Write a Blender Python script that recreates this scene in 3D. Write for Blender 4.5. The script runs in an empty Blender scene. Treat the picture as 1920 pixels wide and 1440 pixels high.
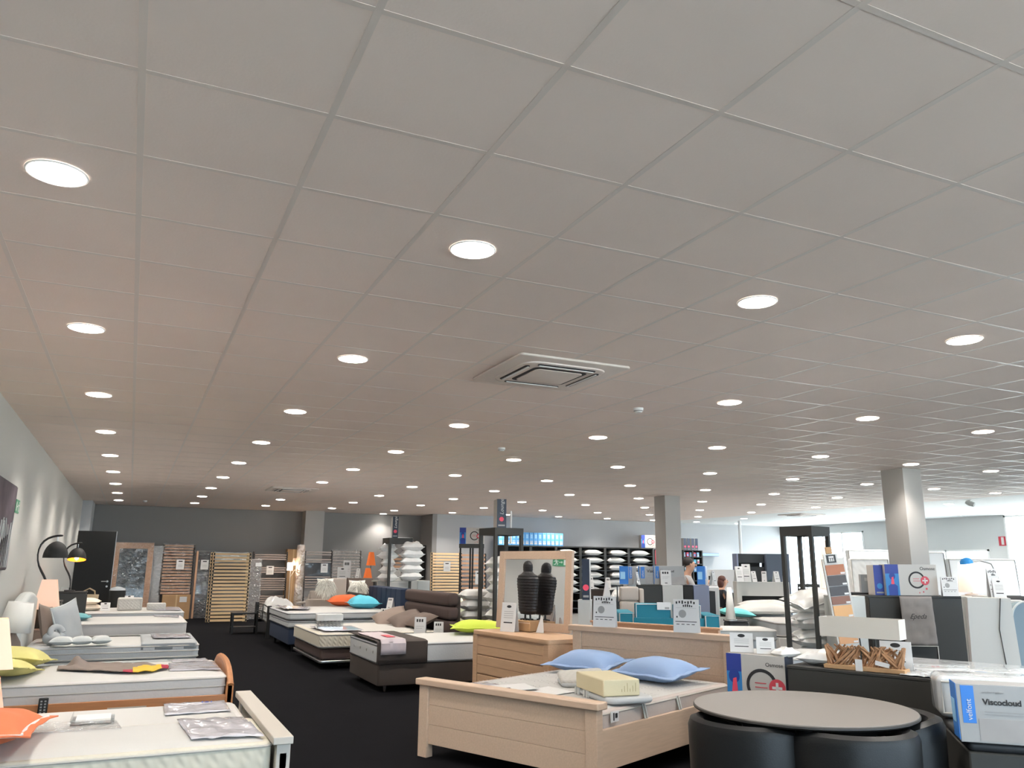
import bpy, math, random
from mathutils import Vector, Matrix, noise, Euler
R = math.radians
D = bpy.data
SC = bpy.context.scene
COL = SC.collection
random.seed(7)

# ------------------------------------------------------------------ camera, world, exposure
CZ = 2.999                      # ceiling height
CAMZ = 1.48
def make_camera():
    yaw, pitch, roll = .43444, .22301, .00904
    cy, sy, cp, sp = math.cos(yaw), math.sin(yaw), math.cos(pitch), math.sin(pitch)
    fwd = Vector((sy*cp, cy*cp, sp)); right = Vector((cy, -sy, 0)); up = right.cross(fwd)
    cr, sr = math.cos(roll), math.sin(roll)
    r2 = cr*right + sr*up; u2 = -sr*right + cr*up
    m = Matrix((r2, u2, -fwd)).transposed().to_4x4(); m.translation = (0, 0, CAMZ)
    cd = D.cameras.new('camera'); cd.sensor_fit = 'HORIZONTAL'; cd.sensor_width = 36
    cd.lens = 1498.3/1920*36; cd.clip_start = .05; cd.clip_end = 200
    o = D.objects.new('camera', cd); COL.objects.link(o); o.matrix_world = m
    SC.camera = o
make_camera()
SC.view_settings.view_transform = 'Standard'
SC.view_settings.look = 'None'
SC.view_settings.gamma = 1
SC.view_settings.use_curve_mapping = False
SC.view_settings.exposure = 0.85
W = D.worlds.new('world'); SC.world = W; W.use_nodes = True
wb = W.node_tree.nodes['Background']
wb.inputs[0].default_value = (.66, .85, 1.0, 1); wb.inputs[1].default_value = 7.0
SPOT_W = 78.0                   # one recessed downlight
SPOT_COL = (1.0, .94, .87)
GLOW = 16.0
# sun high behind the building: it lights the paving outside, no beam enters the shop
sl = D.lights.new('sun', 'SUN'); sl.energy = 10; sl.color = (1, .90, .78); sl.angle = R(.6)
so_ = D.objects.new('sun', sl); COL.objects.link(so_); so_.rotation_euler = (R(-38), R(-20), 0)
# daylight comes in through the window openings: portals guide the sampling
def portal(name, loc, rot, sx, sy):
    l = D.lights.new(name, 'AREA'); l.shape = 'RECTANGLE'; l.size = sx; l.size_y = sy
    l.cycles.is_portal = True
    o = D.objects.new(name, l); COL.objects.link(o); o.location = loc; o.rotation_euler = rot
portal('window_portal', (22.5, 21.85, 1.35), (0, R(90), 0), 2.7, 3.5)
portal('window_portal', (22.5, 11.0, 1.5), (0, R(90), 0), 3.0, 7.8)
portal('window_portal', (22.5, 17.6, 1.1), (0, R(90), 0), 1.8, 4.0)
portal('window_portal', (10.5, -3.1, 1.9), (R(-90), 0, 0), 22.0, 2.1)  # for the unseen front glazing added to light the near ceiling

# ------------------------------------------------------------------ materials
def lin(h):
    h = h.lstrip('#'); v = [int(h[i:i+2], 16)/255 for i in (0, 2, 4)]
    return tuple((c/12.92 if c <= .04045 else ((c+.055)/1.055)**2.4) for c in v) + (1,)
MATS = {}
def mat(name, col, rough=.6, metal=0., bump=None, bscale=200, bstr=.1, var=0., vscale=6, spec=.5, emit=None, es=0, trans=0, alpha=1, coat=0, wood=None, sheen=0):
    if name in MATS: return MATS[name]
    m = D.materials.new(name); m.use_nodes = True; nt = m.node_tree; N = nt.nodes; L = nt.links
    b = N['Principled BSDF']
    c = lin(col) if isinstance(col, str) else col
    b.inputs['Base Color'].default_value = c
    b.inputs['Roughness'].default_value = rough
    b.inputs['Metallic'].default_value = metal
    b.inputs['Specular IOR Level'].default_value = spec
    b.inputs['Coat Weight'].default_value = coat
    b.inputs['Sheen Weight'].default_value = sheen
    b.inputs['Alpha'].default_value = alpha
    b.inputs['Transmission Weight'].default_value = trans
    if emit:
        b.inputs['Emission Color'].default_value = lin(emit) if isinstance(emit, str) else emit
        b.inputs['Emission Strength'].default_value = es
    tc = N.new('ShaderNodeTexCoord')
    if var or wood:
        if wood:
            mp = N.new('ShaderNodeMapping'); mp.inputs['Scale'].default_value = wood
            L.new(tc.outputs['Object'], mp.inputs[0])
            nz = N.new('ShaderNodeTexNoise'); nz.inputs['Scale'].default_value = 5; nz.inputs['Detail'].default_value = 5
            L.new(mp.outputs[0], nz.inputs[0]); var = var or .12
        else:
            nz = N.new('ShaderNodeTexNoise'); nz.inputs['Scale'].default_value = vscale; nz.inputs['Detail'].default_value = 3
            L.new(tc.outputs['Object'], nz.inputs[0])
        mr = N.new('ShaderNodeMapRange'); mr.inputs[1].default_value = .3; mr.inputs[2].default_value = .7
        mr.inputs[3].default_value = 1-var; mr.inputs[4].default_value = 1+var*.6
        L.new(nz.outputs[0], mr.inputs[0])
        hs = N.new('ShaderNodeHueSaturation'); hs.inputs['Color'].default_value = c
        L.new(mr.outputs[0], hs.inputs['Value']); L.new(hs.outputs[0], b.inputs['Base Color'])
    if bump:
        bp = N.new('ShaderNodeBump'); bp.inputs['Strength'].default_value = bstr; bp.inputs['Distance'].default_value = .01
        if bump == 'noise':
            t = N.new('ShaderNodeTexNoise'); t.inputs['Scale'].default_value = bscale; t.inputs['Detail'].default_value = 4
            L.new(tc.outputs['Object'], t.inputs[0]); L.new(t.outputs[0], bp.inputs['Height'])
        elif bump == 'crinkle':
            t = N.new('ShaderNodeTexVoronoi'); t.feature = 'F1'; t.inputs['Scale'].default_value = bscale
            n2 = N.new('ShaderNodeTexNoise'); n2.inputs['Scale'].default_value = bscale*.6; n2.inputs['Distortion'].default_value = 1.5
            mx = N.new('ShaderNodeMath'); mx.operation = 'ADD'
            L.new(tc.outputs['Object'], t.inputs[0]); L.new(tc.outputs['Object'], n2.inputs[0])
            L.new(t.outputs[0], mx.inputs[0]); L.new(n2.outputs[0], mx.inputs[1]); L.new(mx.outputs[0], bp.inputs['Height'])
        elif bump == 'quilt':
            mp = N.new('ShaderNodeMapping'); mp.inputs['Rotation'].default_value = (R(35), R(35), R(45))
            L.new(tc.outputs['Object'], mp.inputs[0])
            w1 = N.new('ShaderNodeTexWave'); w1.bands_direction = 'X'; w1.inputs['Scale'].default_value = bscale
            w2 = N.new('ShaderNodeTexWave'); w2.bands_direction = 'Y'; w2.inputs['Scale'].default_value = bscale
            mx = N.new('ShaderNodeMath'); mx.operation = 'MULTIPLY'
            for w in (w1, w2): L.new(mp.outputs[0], w.inputs[0])
            L.new(w1.outputs[1], mx.inputs[0]); L.new(w2.outputs[1], mx.inputs[1]); L.new(mx.outputs[0], bp.inputs['Height'])
        elif bump == 'bands':
            w1 = N.new('ShaderNodeTexWave'); w1.bands_direction = 'X'; w1.inputs['Scale'].default_value = bscale
            L.new(tc.outputs['Object'], w1.inputs[0]); L.new(w1.outputs[1], bp.inputs['Height'])
        L.new(bp.outputs[0], b.inputs['Normal'])
    MATS[name] = m
    return m
def glass_mat(name, tint=(1, 1, 1, 1), gloss=.08):
    m = D.materials.new(name); m.use_nodes = True; nt = m.node_tree; nt.nodes.clear()
    o = nt.nodes.new('ShaderNodeOutputMaterial'); t = nt.nodes.new('ShaderNodeBsdfTransparent'); g = nt.nodes.new('ShaderNodeBsdfGlossy')
    g.inputs['Roughness'].default_value = .05; t.inputs[0].default_value = tint
    x = nt.nodes.new('ShaderNodeMixShader'); x.inputs[0].default_value = gloss
    nt.links.new(t.outputs[0], x.inputs[1]); nt.links.new(g.outputs[0], x.inputs[2]); nt.links.new(x.outputs[0], o.inputs[0])
    MATS[name] = m; return m
def film_mat(name, base, w=.2, rough=.16):
    m = D.materials.new(name); m.use_nodes = True; nt = m.node_tree; N = nt.nodes; L = nt.links; N.clear()
    o = N.new('ShaderNodeOutputMaterial'); t = N.new('ShaderNodeBsdfTransparent'); p = N.new('ShaderNodeBsdfGlossy')
    p.inputs['Color'].default_value = lin(base); p.inputs['Roughness'].default_value = rough
    tc = N.new('ShaderNodeTexCoord'); n2 = N.new('ShaderNodeTexNoise'); n2.inputs['Scale'].default_value = 6; n2.inputs['Distortion'].default_value = 2.5; n2.inputs['Detail'].default_value = 4
    bp = N.new('ShaderNodeBump'); bp.inputs['Strength'].default_value = 1; bp.inputs['Distance'].default_value = .12
    L.new(tc.outputs['Object'], n2.inputs[0]); L.new(n2.outputs[0], bp.inputs['Height']); L.new(bp.outputs[0], p.inputs['Normal'])
    x = N.new('ShaderNodeMixShader'); x.inputs[0].default_value = w
    L.new(t.outputs[0], x.inputs[1]); L.new(p.outputs[0], x.inputs[2]); L.new(x.outputs[0], o.inputs[0])
    MATS[name] = m; return m

M_tile = mat('ceiling_tile', '#f0e1d8', .85, var=.03, vscale=1.2, bump='noise', bscale=90, bstr=.05)
M_tbar = mat('ceiling_tbar', '#e0d5cd', .33, spec=.6)
M_plaster = mat('white_plaster', '#e6e6e4', .7)
M_wall_l = mat('light_grey_paint', '#bdbbb5', .75, bump='noise', bscale=60, bstr=.03)
M_wall_d = mat('dark_grey_paint', '#8a8785', .75, bump='noise', bscale=60, bstr=.03)
M_wall_m = mat('mid_grey_paint', '#adaeb0', .75, bump='noise', bscale=60, bstr=.03)
M_wall_r = mat('pale_grey_paint', '#cfd1d0', .75, bump='noise', bscale=60, bstr=.03)
M_column = mat('column_paint', '#aba7a2', .7, bump='noise', bscale=60, bstr=.03)
M_carpet = mat('black_carpet', '#131316', .97, var=.12, vscale=3, bump='noise', bscale=300, bstr=.3, spec=.06)
M_white = mat('mattress_white', '#bdbbb7', .85, bump='noise', bscale=120, bstr=.08, sheen=.1)
M_quilt = mat('mattress_quilt', '#bcb9b3', .85, bump='quilt', bscale=9, bstr=.35)
M_quiltb = mat('mattress_side_quilt', '#c4beae', .85, bump='quilt', bscale=7, bstr=.5)
M_side = mat('mattress_side', '#c4c0bd', .85, bump='noise', bscale=40, bstr=.1)
M_sideg = mat('mattress_side_grey', '#b6b8b9', .85, bump='noise', bscale=60, bstr=.15)
M_pipe = mat('mattress_piping', '#b9b4ac', .8)
M_pipeg = mat('grey_piping', '#77797c', .8)
M_oak = mat('pale_oak', '#cfb49c', .55, wood=(1.0, 14, 14), var=.07, bump='noise', bscale=60, bstr=.03)
M_oak_t = mat('pale_oak_rail', '#cdb199', .55, wood=(14, 1, 14), var=.07)
M_oak_dr = mat('warm_oak', '#c6a281', .5, wood=(14, 1, 14), var=.07)
M_groove = mat('oak_groove', '#7d644f', .8)
M_cherry = mat('cherry_wood', '#b57a4e', .4, wood=(1, 12, 12), var=.12)
M_greywood = mat('grey_lacquer', '#b9b2a8', .5)
M_greyrail = mat('grey_taupe_rail', '#8e8780', .55)
M_navy = mat('navy_fabric', '#243148', .9, bump='noise', bscale=150, bstr=.2)
M_brown = mat('dark_brown_fabric', '#3f3631', .85, bump='noise', bscale=150, bstr=.15)
M_choc = mat('chocolate_fabric', '#4a3b37', .8, bump='noise', bscale=150, bstr=.15)
M_taupe = mat('taupe_fabric', '#8d7d73', .9, bump='noise', bscale=90, bstr=.2)
M_greyf = mat('grey_fabric', '#a2a5a6', .9, bump='noise', bscale=120, bstr=.15)
M_lgreyf = mat('light_grey_fabric', '#c3c5c2', .9, bump='noise', bscale=120, bstr=.15)
M_beigef = mat('beige_fabric', '#b9aea4', .9, bump='noise', bscale=120, bstr=.15)
M_charc = mat('charcoal_board', '#353431', .6)
M_charc2 = mat('charcoal_side', '#2c2d2f', .55)
M_cabwhite = mat('cabinet_white', '#c6c4bf', .5)
M_cabblue = mat('cabinet_steel', '#8389a0', .5)
M_black = mat('black_metal', '#1d1c1c', .45)
M_blackm = mat('black_matt', '#232221', .7)
M_leather = mat('black_leather', '#131415', .42, bump='noise', bscale=180, bstr=.08, spec=.25)
M_tabletop = mat('taupe_table_top', '#7d7873', .42)
M_tabedge = mat('table_edge', '#3b3733', .5)
M_chrome = mat('brushed_steel', '#c8c8c8', .3, metal=1)
M_mirror = mat('mirror_glass', '#f2f2f2', .02, metal=1)
M_carton = mat('brown_cardboard', '#b28d66', .85, var=.05)
M_slat = mat('birch_slat', '#ecca9a', .5, wood=(1, 20, 20), var=.06)
M_slatp = mat('pink_beech_slat', '#c99d7c', .45, wood=(1, 20, 20), var=.08)
M_slatg = mat('grey_slat', '#a89b92', .5)
M_slatd = mat('dark_slat', '#4d443f', .5)
M_paper = mat('white_card', '#d6d4d2', .6)
M_ink = mat('black_ink', '#2c2a2b', .7)
M_inkg = mat('grey_ink', '#9a9896', .7)
M_blue = mat('bright_blue_print', '#3b7fd0', .5)
M_blueb = mat('sky_blue_box', '#62aae6', .5)
M_bluel = mat('pale_blue_print', '#9fd2f4', .5)
M_nvbox = mat('midnight_box', '#222c3e', .45)
M_red = mat('red_print', '#c84652', .5)
M_pinkred = mat('pink_red_print', '#e34a62', .5)
M_cream = mat('box_cream', '#bab4ad', .5)
M_osblue = mat('ink_blue_print', '#283c8e', .5)
M_cyan = mat('cyan_print', '#2f7cba', .5)
M_viscog = mat('grey_printed_card', '#a3a19f', .45)
M_pblue = mat('light_blue_cotton', '#92aace', .85, bump='noise', bscale=60, bstr=.08)
M_orange = mat('orange_cotton', '#d8754c', .85, bump='noise', bscale=60, bstr=.08)
M_orange2 = mat('orange_red_cotton', '#e26c3c', .85, bump='noise', bscale=60, bstr=.08)
M_turq = mat('turquoise_cotton', '#5fc0d6', .85, bump='noise', bscale=60, bstr=.08)
M_aqua = mat('teal_blue_cotton', '#6fa9ae', .85)
M_yell = mat('pale_yellow_cotton', '#cfc67f', .85, bump='noise', bscale=60, bstr=.08)
M_lime = mat('lime_cotton', '#b9c946', .85, bump='noise', bscale=60, bstr=.08)
M_plw = mat('white_pillow', '#d2d0cc', .8, bump='noise', bscale=30, bstr=.1)
M_plg = mat('plastic_wrapped_pillow', '#e8e7e4', .28, bump='crinkle', bscale=9, bstr=.6, coat=.3)
M_sheet = mat('silver_leaflet', '#c0bdc4', .25, metal=0, bump='crinkle', bscale=9, bstr=.8, coat=.6, var=.12, vscale=8)
M_teal = mat('teal_upholstery', '#1f7386', .85)
M_silver = mat('dark_plastic_wrap', '#3a3f44', .15, bump='crinkle', bscale=5, bstr=1.0, coat=.6)
M_clearw = mat('glossy_white_wrap', '#c9cdd0', .15, bump='crinkle', bscale=6, bstr=.8, coat=.6)
M_fur = mat('long_white_fur', '#f4f1e8', .9)
M_shadeo = mat('orange_lampshade', '#e8702c', .7, emit='#f07a35', es=.12)
M_shadew = mat('white_lampshade', '#dcd9d3', .8, bump='bands', bscale=30, bstr=.1)
M_shadelit = mat('lit_peach_shade', '#f3cdb6', .8, emit='#f6c3a2', es=.14)
M_shadelow = mat('lit_pink_shade', '#eec0a8', .8, emit='#efae90', es=.08)
M_gold = mat('gold_lamp_inner', '#e8963a', .3, metal=.6, emit='#ff9a2c', es=1.2)
M_bulb = mat('warm_bulb', '#ffffff', .5, emit=(1, .72, .38, 1), es=12)
M_glow = mat('downlight_diffuser', '#ffffff', .5, emit=(1, .965, .90, 1), es=GLOW)
M_ring = mat('downlight_ring', '#f2f0ee', .4)
M_foam = mat('cream_latex', '#d0c4a2', .7, bump='noise', bscale=40, bstr=.05)
M_drift = mat('driftwood', '#a37a58', .75, var=.2, vscale=30)
M_skin = mat('skin', '#c99a80', .55)
M_hairb = mat('dark_hair', '#2b2220', .6)
M_hairr = mat('auburn_hair', '#5a3329', .5)
M_shirt = mat('pale_grey_shirt', '#b9b6b4', .85)
M_blouse = mat('black_blouse', '#20232a', .8)
M_green = mat('exit_green', '#2f7d57', .5)
M_art = mat('dark_canvas', '#5d5158', .7, var=.5, vscale=2.5)
M_throw = mat('brown_grey_throw', '#82756d', .95, bump='noise', bscale=90, bstr=.25)
M_throwy = mat('mustard_throw', '#d0ac3d', .95)
M_throwr = mat('crimson_throw', '#a8384a', .95)
M_wicker = mat('wicker', '#9b8a70', .9, bump='noise', bscale=60, bstr=.5)
M_bag = mat('grey_fabric_bag', '#8d8683', .8, bump='crinkle', bscale=4, bstr=.5)
M_glass = glass_mat('window_glass')
M_clear = glass_mat('clear_plastic', (.93, .95, .96, 1), .14)
M_film = film_mat('plastic_film', '#f2f4f6', .22)
M_film2 = film_mat('sparkling_film', '#ffffff', .5, .2)
M_paving = mat('outdoor_paving', '#dedad2', .9)

# ------------------------------------------------------------------ mesh helpers
class MB:
    def __init__(s): s.v = []; s.f = []; s.mi = []; s.T = Matrix.Identity(4); s.m = 0
    def at(s, loc=(0, 0, 0), rot=(0, 0, 0), sc=(1, 1, 1)):
        s.T = Matrix.LocRotScale(Vector(loc), Euler(rot), Vector(sc)); return s
    def add(s, vs, fs):
        o = len(s.v); s.v += [s.T @ Vector(p) for p in vs]
        s.f += [tuple(i+o for i in f) for f in fs]; s.mi += [s.m]*len(fs); return s
    def box(s, x0, x1, y0, y1, z0, z1):
        vs = [(x, y, z) for z in (z0, z1) for y in (y0, y1) for x in (x0, x1)]
        return s.add(vs, [(0, 2, 3, 1), (4, 5, 7, 6), (0, 1, 5, 4), (1, 3, 7, 5), (3, 2, 6, 7), (2, 0, 4, 6)])
    def rings(s, rings, cap0=True, cap1=True):
        n = len(rings[0]); vs = [p for r in rings for p in r]; fs = []
        for k in range(len(rings)-1):
            for i in range(n):
                j = (i+1) % n; fs.append((k*n+i, k*n+j, (k+1)*n+j, (k+1)*n+i))
        if cap0: fs.append(tuple(range(n-1, -1, -1)))
        if cap1: fs.append(tuple((len(rings)-1)*n+i for i in range(n)))
        return s.add(vs, fs)
    def lathe(s, prof, n=24, cap=True):
        return s.rings([[(r*math.cos(2*math.pi*i/n), r*math.sin(2*math.pi*i/n), z) for i in range(n)] for r, z in prof], cap, cap)
    def frustum(s, w0, d0, z0, w1, d1, z1, cap=True):
        q = lambda w, d, z: [(-w/2, -d/2, z), (w/2, -d/2, z), (w/2, d/2, z), (-w/2, d/2, z)]
        return s.rings([q(w0, d0, z0), q(w1, d1, z1)], cap, cap)
    def tube(s, pts, r, n=8):
        pts = [Vector(p) for p in pts]; rs = r if isinstance(r, (list, tuple)) else [r]*len(pts); rings = []
        up = Vector((0, 0, 1))
        for i, p in enumerate(pts):
            t = (pts[min(i+1, len(pts)-1)]-pts[max(i-1, 0)]).normalized()
            a = t.cross(up)
            if a.length < .05: a = t.cross(Vector((0, 1, 0)))
            a.normalize(); b = t.cross(a)
            rings.append([p+rs[i]*(math.cos(2*math.pi*k/n)*a+math.sin(2*math.pi*k/n)*b) for k in range(n)])
        return s.rings(rings)
    def loop(s, pts, r, n=6):
        return s.tube(list(pts)+[pts[0]], r, n)
    def slab(s, x0, x1, y0, y1, z0, z1, r=.06, e=.03, puff=.0, n=6):
        cx, cy, w, d = (x0+x1)/2, (y0+y1)/2, (x1-x0)/2, (y1-y0)/2
        def rr(ins, z):
            rad = max(r-ins, .004); a, b = w-ins-rad, d-ins-rad; o = []
            for k, (sx, sy) in enumerate(((1, 1), (-1, 1), (-1, -1), (1, -1))):
                for i in range(n+1):
                    t = math.pi/2*(k+i/n); o.append((cx+sx*a+rad*math.cos(t), cy+sy*b+rad*math.sin(t), z))
            return o
        L = []
        for i in range(5):
            t = math.pi/2*i/4; L.append(rr(e*(1-math.sin(t)), z0+e*(1-math.cos(t))))
        for i in range(5):
            t = math.pi/2*i/4; L.append(rr(e*(1-math.cos(t)), z1-e*(1-math.sin(t))))
        if puff:
            for q, h in ((.06, .45), (.14, .8), (.25, 1)):
                ins = min(w, d)*q+e; L.append(rr(ins, z1+puff*h))
        return s.rings(L)
    def grid(s, fn, nu, nv, double=False):
        vs = [fn(i/nu, j/nv) for j in range(nv+1) for i in range(nu+1)]
        fs = [(j*(nu+1)+i, j*(nu+1)+i+1, (j+1)*(nu+1)+i+1, (j+1)*(nu+1)+i) for j in range(nv) for i in range(nu)]
        return s.add(vs, fs)
    def pillow(s, a, b, t, seed=0, n=16, flange=0, wr=.12):
        for sg in (1, -1):
            def fn(u, v):
                U, V = 2*u-1, 2*v-1
                x = a*U*(1-.09*(1-V*V)*abs(U)**1.5); y = b*V*(1-.09*(1-U*U)*abs(V)**1.5)
                h = (max(0, 1-abs(U)**3.2)*max(0, 1-abs(V)**3.2))**.62
                nz = noise.noise(Vector((U*1.8+seed, V*1.8, sg*.7)))*wr + abs(noise.noise(Vector((U*4+seed, V*4-seed, sg))))*wr*.4
                z = sg*t*h*(1+nz) if sg > 0 else -t*.75*h*(1+nz*.5)
                return (x, y, z)
            o = len(s.f)
            s.grid(fn, n, n)
            if sg < 0:
                s.f[o:] = [tuple(reversed(f)) for f in s.f[o:]]
        if flange:
            pts = []
            m = 10
            def edge(U, V, k): return (a*U*(1-.09*(1-V*V)*abs(U)**1.5)*(1+k/a), b*V*(1-.09*(1-U*U)*abs(V)**1.5)*(1+k/b), .004*math.sin(U*9+V*7+seed))
            per = [(-1+2*i/m, -1) for i in range(m)]+[(1, -1+2*i/m) for i in range(m)]+[(1-2*i/m, 1) for i in range(m)]+[(-1, 1-2*i/m) for i in range(m)]
            inn = [edge(U, V, -.01) for U, V in per]; out = [edge(U, V, flange) for U, V in per]
            up = [(x, y, z+.006) for x, y, z in out]; iu = [(x, y, z+.008) for x, y, z in inn]
            k = len(per); vs = inn+out+up+iu; fs = []
            for i in range(k):
                j = (i+1) % k
                fs += [(i, j, k+j, k+i), (k+i, k+j, 2*k+j, 2*k+i), (2*k+i, 2*k+j, 3*k+j, 3*k+i)]
            s.add(vs, fs)
        return s
def link(name, mb, mats, parent=None, smooth=True, bevel=0, loc=None, rot=None, seg=2, subsurf=0, solid=0):
    me = D.meshes.new(name); me.from_pydata([tuple(v) for v in mb.v], [], mb.f)
    if not isinstance(mats, (list, tuple)): mats = [mats]
    for m in mats: me.materials.append(m)
    me.polygons.foreach_set('material_index', mb.mi)
    me.polygons.foreach_set('use_smooth', [bool(smooth)]*len(me.polygons)); me.update()
    o = D.objects.new(name, me); COL.objects.link(o)
    if parent: o.parent = parent
    if loc: o.location = loc
    if rot: o.rotation_euler = rot
    if smooth:
        try: me.set_sharp_from_angle(angle=R(38))
        except Exception: pass
    if solid:
        s = o.modifiers.new('solid', 'SOLIDIFY'); s.thickness = solid
    if bevel:
        b = o.modifiers.new('bevel', 'BEVEL'); b.width = bevel; b.segments = seg; b.limit_method = 'ANGLE'; b.angle_limit = R(40)
    if subsurf:
        s = o.modifiers.new('sub', 'SUBSURF'); s.levels = subsurf; s.render_levels = subsurf
    return o
def tag(o, label, cat, group=None, kind=None):
    if label: o['label'] = label
    if cat: o['category'] = cat
    if group: o['group'] = group
    if kind: o['kind'] = kind
    return o
def thing(name, label, cat, loc=(0, 0, 0), rz=0, group=None):
    o = D.objects.new(name, None); o.empty_display_size = .1; COL.objects.link(o); o.location = loc; o.rotation_euler = (0, 0, rz)
    return tag(o, label, cat, group)
def structure(name, mb, m, **k):
    o = link(name, mb, m, smooth=False, **k); o['kind'] = 'structure'; return o
def copy_thing(r, loc, rz=None, label=None, group=None, rot=None, sc=None):
    c = r.copy(); COL.objects.link(c); c.location = loc
    if rz is not None: c.rotation_euler = (0, 0, rz)
    if rot is not None: c.rotation_euler = rot
    if sc is not None: c.scale = sc
    if label: c['label'] = label
    if group: c['group'] = group
    for ch in list(r.children):
        d = ch.copy(); COL.objects.link(d); d.parent = c
        for g in list(ch.children):
            e = g.copy(); COL.objects.link(e); e.parent = d
    return c
def letters(name, s, size, m, parent, loc, rot=(R(90), 0, 0), align='LEFT', shear=0, extrude=.0006, bold=0):
    cu = D.curves.new(name, 'FONT'); cu.body = s; cu.size = size; cu.align_x = align; cu.extrude = extrude; cu.shear = shear; cu.offset = bold; cu.resolution_u = 3
    t = D.objects.new(name+'_src', cu); COL.objects.link(t)
    dg = bpy.context.evaluated_depsgraph_get(); me = D.meshes.new_from_object(t.evaluated_get(dg)); D.objects.remove(t); D.curves.remove(cu)
    me.materials.clear(); me.materials.append(m)
    o = D.objects.new(name, me); COL.objects.link(o); o.parent = parent; o.location = loc; o.rotation_euler = rot
    return o
def B(*a):
    mb = MB()
    mb.box(*a); return mb
# ================================================================== ROOM
XL, XR, YB, YM, YF = -1.25, 22.4, 24.7, 23.6, -3.0
structure('floor', MB().box(XL-.2, XR+.2, YF-.2, YB+.2, -.1, 0), M_carpet)
structure('floor_bounce', MB().box(5.75, XR, 12.2, YM, 0, .004), mat('bounce_grey', '#747270', .6, var=.05))  # paler floor, mostly hidden, added to bounce light onto the far ceiling
tag(link('outdoor_ground', MB().box(-40, 120, -60, 90, -.4, -.12), M_paving, smooth=False), None, None, kind='structure').name = 'floor_outside'
X_PL = 16.6
cm = MB(); cm.box(XL-.2, X_PL, YF-.2, YB+.2, CZ+.0005, CZ+.15); structure('ceiling', cm, M_tile)
structure('ceiling_plaster', MB().box(X_PL, XR+.2, YF-.2, YB+.2, CZ, CZ+.15), M_plaster)
J0, I0 = .2059, -3.236
g = MB()
for j in range(-2, 29):
    x = (j-J0)*.6
    if XL < x < X_PL: g.box(x-.012, x+.012, YF, YB, CZ-.0006, CZ+.001)
for i in range(-2, 47):
    y = (i-I0)*.6
    if YF < y < YB: g.box(XL, X_PL, y-.011, y+.011, CZ-.0004, CZ+.001)
structure('trim_1', g, M_tbar)
structure('wall_left', MB().box(XL-.15, XL, YF, YB, 0, CZ), M_wall_l)
structure('wall_back', MB().box(XL, 8.3, YB, YB+.15, 0, CZ), M_wall_d)
structure('wall_back_step', MB().box(8.3, 8.45, YM, YB+.15, 0, CZ), M_wall_d)
structure('wall_middle', MB().box(8.45, XR, YM, YM+.15, 0, CZ), M_wall_m)
structure('wall_corner_pier', MB().box(XL, -1.02, 23.2, YB, 0, CZ), M_wall_m)
w = MB()
w.box(XR, XR+.15, 23.5, YM+.15, 0, CZ); w.box(XR, XR+.15, 19.9, 23.5, 2.72, CZ)
w.box(XR, XR+.15, 14.95, 19.9, 2.05, CZ); w.box(XR, XR+.15, 14.95, 15.5, 0, 2.05); w.box(XR, XR+.15, 19.6, 19.9, 0, 2.05); w.box(XR, XR+.15, 15.5, 19.6, 0, .2)
w.box(XR, XR+.15, YF, 7.0, 0, CZ)
structure('wall_right', w, M_wall_r)
w = MB(); w.box(XL, -.5, YF-.15, YF, 0, CZ); w.box(21.5, XR, YF-.15, YF, 0, CZ); w.box(-.5, 21.5, YF-.15, YF, 2.92, CZ); w.box(-.5, 21.5, YF-.15, YF, 0, .85)
structure('wall_front', w, M_wall_m)
def window(n, axis, fixed, a0, a1, z0, z1, mull):
    f = MB(); t = .05
    def bar(p0, p1, q0, q1):
        if axis == 'x': f.box(fixed-.03, fixed+.05, p0, p1, q0, q1)
        else: f.box(p0, p1, fixed-.05, fixed+.03, q0, q1)
    bar(a0, a1, z1-t, z1); bar(a0, a1, z0, z0+t)
    for k in range(mull+1):
        p = a0+(a1-a0-t)*k/mull; bar(p, p+t, z0, z1)
    o = structure('window_%d' % n, f, M_plaster)
    p = MB()
    if axis == 'x': p.box(fixed+.005, fixed+.011, a0, a1, z0, z1)
    else: p.box(a0, a1, fixed-.011, fixed-.005, z0, z1)
    link('window_pane', p, M_glass, o, smooth=False)
window(1, 'x', XR, 19.9, 23.5, 0, 2.72, 4)
window(2, 'x', XR, 15.5, 19.6, .2, 2.05, 3)
window(3, 'x', XR, 7.0, 14.95, 0, 2.98, 4)
window(4, 'y', YF, -.5, 21.5, .85, 2.92, 12)  # unseen glazing behind the camera, assumed full width to brighten the near ceiling
# column against the back wall and the two free columns
structure('trim_2', MB().box(4.55, 5.1, 24.15, YB, 0, CZ), M_column)
structure('trim_3', MB().box(10.65, 11.05, 8.62, 9.02, 0, CZ), M_column)
structure('trim_4', MB().box(10.44, 10.84, 14.52, 14.92, 0, CZ), M_column)
structure('baseboard_left', MB().box(XL, XL+.015, YF, 23.2, 0, .1), M_charc)
structure('baseboard_back', MB().box(-1.02, 8.3, YB-.015, YB, 0, .1), M_charc)
structure('baseboard_middle', MB().box(8.45, XR, YM-.015, YM, 0, .1), M_charc)
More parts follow.
